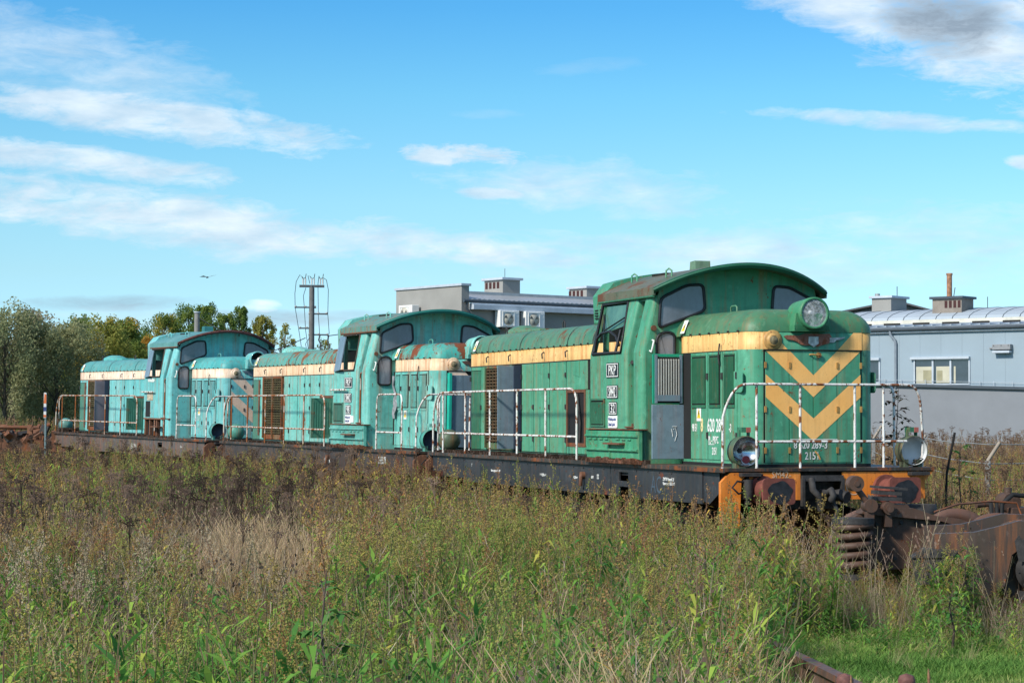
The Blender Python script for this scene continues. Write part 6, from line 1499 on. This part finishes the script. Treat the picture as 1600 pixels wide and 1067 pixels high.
# taller growth crowding the sills of the two rear locomotives
x, y = spots(5200, 33, 62); td = track_dist(x, y); ok = near_side(x, y) & (td > 1.7) & (td < 4.5) & (vnoise(x, y, 1.6) > .46); x, y = x[ok], y[ok]
scatter('goldenrod_weeds', GRF, np.stack([x, y, ground_z(x, y)], -1), rng.uniform(.95, 1.38, len(x)), [STEM, LEAF, PLUME], 'tall uneven weeds crowding the sills of the rear locomotives', np.clip(rng.normal(.42, .25, len(x)), 0, 1))
# far strip
x, y = spots(7500, 47, 84); td = track_dist(x, y); ok = (td > 1.7); x, y = x[ok], y[ok]; z = ground_z(x, y)
scatter('goldenrod_weeds', GRF[:3], np.stack([x, y, z], -1), .85 + .35 * vnoise(x, y, 4) + rng.normal(0, .08, len(x)), [STEM, LEAF, PLUME], 'distant brownish weeds behind and beside the far tracks', np.clip(.5 * vnoise(x, y, 6) + rng.normal(.42, .18, len(x)), 0, 1))
x = rng.uniform(5.5, 19, 3400); y = rng.uniform(33, 80, 3400); ok = (x / y > .14) & (x / y < .26) & (vnoise(x, y, 3) > .34); x, y = x[ok], y[ok]
scatter('brown_weeds', [tansy(s + 30, 2) for s in range(3)] + GRF[:3], np.stack([x, y, ground_z(x, y)], -1), rng.uniform(.8, 1.45, len(x)), [rampmat('brown_weed_stem', [(0, (.12, .08, .055)), (1, (.24, .16, .10))], trans=0), rampmat('brown_weed_leaf', [(0, (.12, .15, .05)), (.5, (.26, .20, .08)), (1, (.20, .11, .06))]), rampmat('brown_weed_head', [(0, (.09, .06, .045)), (1, (.22, .14, .09))])], 'tall brown and olive weeds between the fence and the hall', rng.random(len(x)))
# dark dead tansy, mostly on the left
TN = [tansy(s) for s in range(5)]; TNF = [tansy(s + 9, 2) for s in range(4)]
x, y = spots(8500, 20, 58); ok = tall_ok(x, y) & near_side(x, y); x, y = x[ok], y[ok]
pr = np.clip((vnoise(x, y, 4.0) - .36) * 2.6, 0, 1) * np.clip((-x / y + .02) * 9, .03, 1) * np.clip((y - 14) / 6, 0, 1) + .03
ok = rng.random(len(x)) < pr * .42; x, y = x[ok], y[ok]
scatter('dead_tansy', TN if True else TNF, np.stack([x, y, ground_z(x, y)], -1), 1.02 + rng.normal(.06, .19, len(x)), [DARK, DLEAF, DARK], 'dark brown dead tansy with flat seed heads, thick on the left', rng.random(len(x)))
x, y = spots(14000, 13, 58); ok = tall_ok(x, y) & near_side(x, y); x, y = x[ok], y[ok]
pr = np.clip((vnoise(x, y, 4.0) - .36) * 2.6, 0, 1) * np.clip((-x / y + .06) * 6, .15, 1) + .05
ok = rng.random(len(x)) < pr; x, y = x[ok], y[ok]
scatter('dead_stalks', [stalk(s + 60, 2) for s in range(6)], np.stack([x, y, ground_z(x, y)], -1), rng.uniform(.7, 1.25, len(x)), [DARK, DARK], 'dark brown bare stalks standing in the withered patches', rng.random(len(x)), .08)
# dry pale grass clumps
TF = [grass_tuft(s, 40, 1., .09, .0018, .5, True) for s in range(5)]
cx_ = [(-2.95, 25, 170, .5, 1.6), (-2.3, 23.5, 50, .35, 1.4), (-5.9, 22, 30, .6, 1), (1.0, 10.5, 70, .6, .9), (-5.0, 27, 30, .8, 1), (-6.6, 30, 8, 1, 1), (-5.5, 24, 10, .9, 1.2), (2.4, 14.5, 16, .7, 1.5), (1.2, 11.5, 14, .8, 1.2), (-1, 30, 8, 2, 1.5), (8.5, 44, 60, 3, 6), (10.5, 58, 60, 4, 9)]
pp = np.concatenate([np.stack([rng.normal(a, d_, n_), rng.normal(b_, e_, n_)], -1) for a, b_, n_, d_, e_ in cx_]); xx, yy = spots(900, 9, 50); pp = np.concatenate([pp, np.stack([xx, yy], -1)])
pp = pp[tall_ok(pp[:, 0], pp[:, 1]) & (track_dist(pp[:, 0], pp[:, 1]) > 1.7)]
scatter('dry_grass', TF, np.concatenate([pp, ground_z(pp[:, 0], pp[:, 1])[:, None]], 1), rng.uniform(.8, 1.3, len(pp)), [STRAW, STRAW], 'pale straw coloured grass bending among the weeds', rng.random(len(pp)), .2)
# bare pinkish and grey stalks
SK = [stalk(s) for s in range(6)]
x, y = spots(3600, 8, 46); ok = tall_ok(x, y) & near_side(x, y); x, y = x[ok], y[ok]
pr = np.clip(.30 + .9 * np.clip((x / y - .0) * 6, 0, 1) * np.clip((26 - y) / 8, 0, 1), 0, 1); ok = rng.random(len(x)) < pr; x, y = x[ok], y[ok]
scatter('bare_stalks', SK, np.stack([x, y, ground_z(x, y)], -1), rng.uniform(.8, 1.3, len(x)), [PINK, DARK], 'bare pinkish and grey stalks standing in the weeds', rng.random(len(x)), .15)
# dense stems at the edge of the lawn and in front of the bogies
x = rng.uniform(2.3, 6.4, 900); y = 21.4 + 2.0 * rng.random(900) + .5 * np.sin(x * 2.3)
scatter('bare_stalks', SK, np.stack([x, y, np.full(900, GZ)], -1), rng.uniform(.3, .62, 900), [PINK, DARK], 'brown and grey stems crowded in front of the bogies', rng.random(900), .10)
x = rng.uniform(3.2, 5.2, 60); y = rng.uniform(21.4, 22.4, 60)
scatter('leaning_stalks', [stalk(s + 30, 1) for s in range(4)], np.stack([x - .3, y, np.full(60, GZ)], -1), rng.uniform(1.0, 1.5, 60), [FLUFF, DARK], 'long pale dry stalks leaning across the bogies', rng.random(60), .22)
x = rng.uniform(2.2, 6.6, 380); y = rng.uniform(21.3, 24.6, 380)
scatter('goldenrod_weeds', GR, np.stack([x, y, np.full(380, GZ)], -1), rng.uniform(.35, .65, 380), [STEM, LEAF, PLUME], 'short goldenrod weeds in front of the bogies', np.clip(rng.normal(.3, .2, 380), 0, 1))
# low undergrowth filling the gaps
LOW = [grass_tuft(s + 50, 34, .45, .13, .0026, .8) for s in range(4)]
x, y = spots(9000, 8, 46, .03); ok = tall_ok(x, y) & (track_dist(x, y) > 1.2); x, y = x[ok], y[ok]
scatter('undergrowth', LOW, np.stack([x, y, ground_z(x, y)], -1), rng.uniform(.7, 1.5, len(x)), [rampmat('undergrowth_blade', [(0, (.09, .20, .04)), (.5, (.22, .27, .07)), (1, (.44, .33, .16))])], 'tangled low grass under the taller weeds', np.clip(.5 * vnoise(x, y, 3) + rng.normal(.25, .2, len(x)), 0, 1))
# fluffy beige seed heads
x = rng.normal(-3.4, .9, 46); y = rng.normal(17.5, 1.6, 46); keep = y > 9
scatter('fluffy_goldenrod', GR[:3], np.stack([x, y, np.full(46, GZ)], -1)[keep], rng.uniform(.98, 1.2, keep.sum()), [STEM, LEAF, FLUFF], 'goldenrod gone to beige fluff in the left foreground', rng.random(keep.sum()))
# lawn
LG = [grass_tuft(s + 80, 34, .17, .07, .0035, .9) for s in range(5)]
x = rng.uniform(1.2, 6.2, 9000); y = rng.uniform(12.5, 22.3, 9000); ok = (x / y > .108) & (x / y < .265) & (np.abs(x - np.interp(y, [12.4, 14.4, 16, 17.2, 18.4, 19.2], [2.75, 2.58, 2.47, 2.39, 2.30, 2.26])) > .13); x, y = x[ok], y[ok]
scatter('green_grass', LG, np.stack([x, y, np.full(len(x), GZ)], -1), rng.uniform(.6, 1.25, len(x)) * (.8 + .5 * vnoise(x, y, .8)), [LAWN], 'short bright green grass at the bottom right', np.clip(.7 * vnoise(x, y, 1.) + rng.normal(.15, .22, len(x)), 0, 1), .2, 1.)
x = rng.uniform(1.4, 6.2, 420); y = rng.uniform(13, 23, 420); ok = (x / y > .112) & (y < 22) & (rng.random(420) < np.clip((y - 18.5) / 5, .06, .6)); x, y = x[ok], y[ok]
scatter('dry_grass', TF, np.stack([x, y, np.full(len(x), GZ)], -1), rng.uniform(.15, .5, len(x)), [STRAW, STRAW], 'wisps of dry grass over the green turf and along its ragged edge', rng.random(len(x)), .45, 1.)
x = rng.uniform(1.6, 6.2, 260); y = rng.uniform(19.5, 22.3, 260); ok = x / y > .105; x, y = x[ok], y[ok]
scatter('leafy_weeds', GL, np.stack([x, y, np.full(len(x), GZ)], -1), rng.uniform(.15, .55, len(x)), [STEM, LEAF, PLUME], 'young leafy weeds creeping into the green turf', np.clip(rng.normal(.2, .2, len(x)), 0, 1))
lg = mat('lawn_soil', (.03, .06, .015), 1., var=.3, vscale=3)
q = MB(); q.add([(1.35, 12, GZ + .01), (3.6, 12, GZ + .01), (6.6, 22.4, GZ + .01), (2.5, 22.4, GZ + .01)], [(0, 1, 2, 3)]); tag(q.build('lawn_ground', lg), 'green turf patch', None, None, 'structure')
# brush in front of the far trees
BRU = [goldenrod(s + 70, leaves=30, plume=.4, lod=2) for s in range(4)]
x = rng.uniform(-42, 6, 5200); y = rng.uniform(74, 100, 5200); ok = np.abs(x / y) < .27; x, y = x[ok], y[ok]
scatter('roadside_brush', BRU, np.stack([x, y, np.full(len(x), GZ + .3)], -1), rng.uniform(1.1, 2.0, len(x)), [STEM, rampmat('brush_leaf', [(0, (.05, .07, .02)), (.5, (.12, .13, .03)), (1, (.20, .15, .05))]), PLUME], 'yellow green brush below the trees on the left', np.clip(.6 * vnoise(x, y, 6) + rng.normal(.25, .2, len(x)), 0, 1), .15, 2.2)


# ------------------------------------------------------------------ single plants one can tell apart
def leafy_sapling(name, loc, h, n, L_, w, mats, label, cat, group=None, arch=.5, feather=False, seed=1):
    r = random.Random(seed); e = empty(name, loc, (0, 0, 0), label, cat, group); q = MB()
    q.tube([(0, 0, 0), (.02, 0, h * .4), (-.02, .02, h * .75), (.01, 0, h)], .012, n=5, rr=[.016, .012, .008, .003]); tips = []
    for i in range(n):
        z = h * (.35 + .62 * i / n); a = i * 2.4; l_ = r.uniform(.12, .32) * (1.2 - .7 * i / n) * (h / 1.6) ** .5; p = [(0, 0, z), (math.cos(a) * l_ * .6, math.sin(a) * l_ * .6, z + l_ * .4), (math.cos(a) * l_, math.sin(a) * l_, z + l_ * .3)]
        q.tube(p, .004, n=4); tips.append(p)
    q.build('stem', mats[0], e); P_ = Plant()
    for p in tips:
        p = [np.array(v_) for v_ in p]
        for j in range(7 if not feather else 12):
            t = .25 + .75 * j / (6 if not feather else 11); c = p[0] + (p[1] - p[0]) * min(1, t * 2) if t < .5 else p[1] + (p[2] - p[1]) * (t * 2 - 1)
            az = math.atan2(p[2][1], p[2][0]) + (1.1 if j % 2 else -1.1) + r.uniform(-.3, .3); P_.leaf(c, az, L_ * r.uniform(.7, 1.1), w * r.uniform(.8, 1.1), arch * r.uniform(.6, 1.5), 0, r.uniform(-.2, .4))
    v_, f_, m_ = P_.arr(); big_mesh('leaves', v_, f_, [mats[1]], m_, np.repeat(np.array([r.random() for _ in range(len(f_) // 2 + 1)]), 8)[:len(v_)], e); return e


PLF = rampmat('sapling_leaf', [(0, (.05, .075, .02)), (.6, (.10, .06, .03)), (1, (.13, .045, .03))]); BGL = rampmat('bright_leaf', [(0, (.05, .16, .03)), (1, (.10, .22, .05))]); BARK = mat('thin_bark', (.09, .065, .05), .9)
leafy_sapling('sapling', (5.88, 33.6, GZ), 2.75, 26, .13, .06, [BARK, PLF], 'thin sapling with reddish green leaves against the plastered wall, behind the nose railing', 'sapling', seed=3)
leafy_sapling('sapling', (6.5, 32, GZ), 1.95, 14, .12, .035, [BARK, BGL], 'feathery bright green young tree beside the black leaning stake', 'sapling', feather=True, seed=4)
leafy_sapling('broadleaf_weed', (-1.05, 12.5, GZ), 1.33, 7, .16, .05, [BARK, BGL], 'broad leaved plant standing out dark green in the centre foreground', 'plant', seed=8)
leafy_sapling('broadleaf_weed', (4.1, 20.6, GZ), .62, 9, .14, .035, [BARK, BGL], 'small bright green plant at the edge of the short grass, below the bogies', 'plant', seed=6)
leafy_sapling('broadleaf_weed', (4.45, 21.6, GZ), 1.0, 12, .13, .035, [BARK, BGL], 'leafy plant growing up beside the sand box of the right bogie', 'plant', seed=7)
for i, (x, y, h, lb) in enumerate(((1.90, 12.6, .74, 'ribbed brown dock stalk at the left of the bottom edge grass, with a red tip'), (2.16, 12.6, .62, 'ribbed brown dock stalk, the shortest, in the middle of the bottom edge grass'), (2.34, 12.6, .78, 'ribbed brown dock stalk, the tallest, at the right of the bottom edge grass'))):
    q = MB(); pts = [(x + .01 * math.sin(t * 9) + .03 * t, y, GZ + h * t) for t in [j / 14 for j in range(15)]]
    q.tube(pts, .012, n=6, rr=[.012 + .006 * (j % 2) - .0006 * j for j in range(15)]); tag(q.build('dock_stalk', mat('ribbed_stalk', (.20, .11, .055), .8, var=.4, vscale=40)), lb, 'stalk', 'ribbed stalks at the bottom edge')


# ------------------------------------------------------------------ trees
def tree(loc, h, w, mats, label, seed, group, leaves=17000, lsz=.068, base=.10, upright=.5, clumps=72, bark=(.10, .085, .065), shape='oval', gap=.55, stems=1):
    r = np.random.default_rng(seed); R_ = random.Random(seed); e = empty('tree', loc, (0, 0, 0), label, 'tree', group)
    q = MB(); heads = []
    for st in range(stems):
        ox = R_.uniform(-.25, .25) * w * (stems > 1); lx = R_.uniform(-.06, .06) * h + ox
        tp = [(ox * .3, 0, 0), (ox * .5 + lx * .2, .05, h * .3), (ox * .7 + lx * .4, 0, h * .6), (ox + lx * .5, 0, h * .93)]
        q.tube(tp, .1, n=7, rr=[.020 * h / stems ** .5, .014 * h / stems ** .5, .008 * h / stems ** .5, .002 * h])
        for i in range(clumps // stems):
            t = base + (1 - base) * ((i + R_.random()) / (clumps / stems)) ** .85
            ta = min(t, .96) * 3; k_ = min(2, int(ta)); f = ta - k_; p0 = Vector(tp[k_]).lerp(Vector(tp[k_ + 1]), f)
            prof = {'oval': math.sin(math.pi * min(1, .14 + t * .84)) ** .65, 'cone': (1.05 - t) ** .7, 'vase': min(1, .35 + t) * (1.05 - max(0, t - .8) * 2.6)}[shape]
            a = i * 2.4 + R_.random(); rad = w / 2 * prof * R_.uniform(.35, 1.0); zc = h * t * (1 - .0) + upright * rad * .4
            c = Vector((p0.x + math.cos(a) * rad, p0.y + math.sin(a) * rad, min(zc, h * .97)))
            mid = p0.lerp(c, .55) + Vector((0, 0, .05 * h * upright)); p0 = p0 - Vector((0, 0, rad * .35 * upright))
            q.tube([tuple(p0), tuple(mid), tuple(c)], .02, n=4, rr=[.0045 * h * (1.1 - t) + .008, .003 * h * (1.1 - t) + .005, .005]); heads.append((c, (c - mid).normalized(), R_.uniform(.55, 1.2) * w * .115 * (.6 + .6 * prof)))
    q.build('trunk', mat('bark_%02d' % int(bark[0] * 100), bark, .95, var=.3, vscale=6), e)
    n = leaves // len(heads); V = []; rn = []
    for c, d, s_ in heads:
        m_ = int(n * R_.uniform(.5, 1.5) * min(1.6, s_ / (w * .10)))
        P_ = r.normal(0, 1, (m_, 3)); P_ /= np.linalg.norm(P_, axis=1)[:, None] + 1e-6; P_ *= (r.random(m_) ** .45)[:, None] * s_; P_[:, 2] *= 1 + upright
        P_ += np.array(d) * (r.random(m_) * s_ * .8)[:, None]
        P_ = P_ + np.array(c); u = r.normal(0, 1, (m_, 3)); u[:, 2] += upright; u /= np.linalg.norm(u, axis=1)[:, None]; v_ = np.cross(u, r.normal(0, 1, (m_, 3))); v_ /= np.linalg.norm(v_, axis=1)[:, None] + 1e-6
        sz = lsz * r.uniform(.6, 1.25, (m_, 1)); V.append(np.stack([P_ - u * sz, P_ + v_ * sz * .55, P_ + u * sz, P_ - v_ * sz * .55], 1).reshape(-1, 3)); rn.append(np.repeat(np.clip(r.normal(R_.random() * .8, .12, m_), 0, 1), 4))
    V = np.concatenate(V); V[:, 2] = np.maximum(V[:, 2], .1); F = np.arange(len(V)).reshape(-1, 4)
    big_mesh('crown', V, F, [mats], None, np.concatenate(rn), e)
    return e


TG = rampmat('green_foliage', [(0, (0.100, 0.172, 0.043)), (.6, (0.200, 0.281, 0.064)), (1, (0.316, 0.359, 0.079))], trans=.5)
TW = rampmat('willow_foliage', [(0, (0.200, 0.234, 0.114)), (.6, (0.333, 0.343, 0.172)), (1, (0.449, 0.421, 0.215))], trans=.5)
TY = rampmat('olive_yellow_foliage', [(0, (0.216, 0.265, 0.057)), (.6, (0.383, 0.359, 0.086)), (1, (0.632, 0.437, 0.100))], trans=.5)
TO = rampmat('orange_autumn_foliage', [(0, (0.286, 0.234, 0.052)), (.5, (0.546, 0.312, 0.052)), (1, (0.676, 0.312, 0.052))], trans=.5)
TM = rampmat('mixed_autumn_foliage', [(0, (0.116, 0.187, 0.043)), (.55, (0.250, 0.296, 0.064)), (.8, (0.532, 0.374, 0.079)), (1, (0.700, 0.374, 0.057))], trans=.5)
TB = rampmat('grey_brown_foliage', [(0, (0.283, 0.250, 0.157)), (1, (0.449, 0.390, 0.229))], trans=.5)
gt = 'autumn trees beyond the yard on the left'


def at_px(px, d, z=GZ + .2): return ((px - 800) / 3449 * d, d, z)


tl = [  # photo column, distance, height, width, foliage, label
    (8, 96, 6.5, 3.6, TW, 'grey green willow at the very left edge of the view', dict(upright=.9, shape='vase')),
    (52, 104, 6.9, 3.6, TB, 'grey brown feathery tree with a pale thin trunk, second from the left edge', dict(upright=1., shape='oval', leaves=10000, bark=(.28, .25, .2))),
    (88, 98, 5.9, 3.4, TW, 'dull willow right of the pale trunked tree', dict(upright=.8, shape='vase')),
    (122, 106, 6.8, 3.4, TG, 'green tree with a tall leaning top above the rear of the farthest locomotive', dict(upright=1., shape='cone')),
    (160, 103, 6.5, 3.2, TY, 'olive yellow tree behind the farthest locomotive bonnet', dict(upright=.8)),
    (196, 108, 6.7, 3.0, TM, 'green tree tinged with orange, left of the orange bush', dict(upright=.8)),
    (226, 112, 6.1, 2.3, TO, 'bright orange tree just left of the farthest locomotive cab', dict(upright=.3, leaves=6000)),
    (256, 132, 8.1, 3.6, TM, 'dark tree with yellow lower leaves above the farthest cab roof', dict(upright=.6)),
    (290, 138, 8.9, 3.8, TG, 'tallest dark green tree, left of the plain pole', dict(upright=.7)),
    (322, 136, 9.0, 3.0, TG, 'dark green tree right of the plain pole', dict(upright=.7)),
    (352, 140, 8.6, 2.6, TG, 'low dark green tree over the crown of the farthest cab roof', dict(upright=.5)),
    (380, 142, 9.2, 2.7, TG, 'green tree with a pointed top right of the farthest cab', dict(upright=.7, shape='cone')),
    (408, 140, 8.5, 2.4, TY, 'olive yellow tree touching the right end of the farthest cab roof', dict(upright=.6)),
    (441, 142, 8.2, 2.0, TY, 'slim birch with yellowing leaves left of the mast', dict(upright=.6, shape='cone', leaves=3200, bark=(.28, .25, .2))),
    (462, 141, 7.2, 1.5, TY, 'small drooping birch close to the left of the mast', dict(upright=.1, leaves=2400, shape='cone', bark=(.28, .25, .2))),
    (510, 139, 7.0, 2.2, TM, 'thin leaved tree right of the mast, low above the turquoise bonnet', dict(upright=.2, leaves=2600)),
    (-20, 112, 6.6, 4.4, TG, 'dark green tree filling the left edge behind the willow', dict(upright=.6)),
    (30, 118, 6.0, 4.6, TG, 'dark green tree in the second row behind the two leftmost trees', dict(upright=.5)),
    (100, 120, 5.8, 4.8, TG, 'dark green tree in the second row behind the dull willow', dict(upright=.5)),
    (170, 122, 6.4, 4.8, TM, 'second row tree with some orange behind the olive yellow tree', dict(upright=.5)),
    (215, 126, 6.6, 3.6, TG, 'second row green tree behind the bright orange one', dict(upright=.5)),
    (345, 150, 6.6, 5.0, TM, 'second row tree behind the dark trees right of the plain pole', dict(upright=.5)),
    (410, 152, 6.2, 5.0, TM, 'second row tree behind the gap between the cab and the mast', dict(upright=.4))]
for i, (px, d, h, w, m_, lb, kw) in enumerate(tl): tree(at_px(px, d), h, w, m_, lb, 100 + i, gt, **kw)
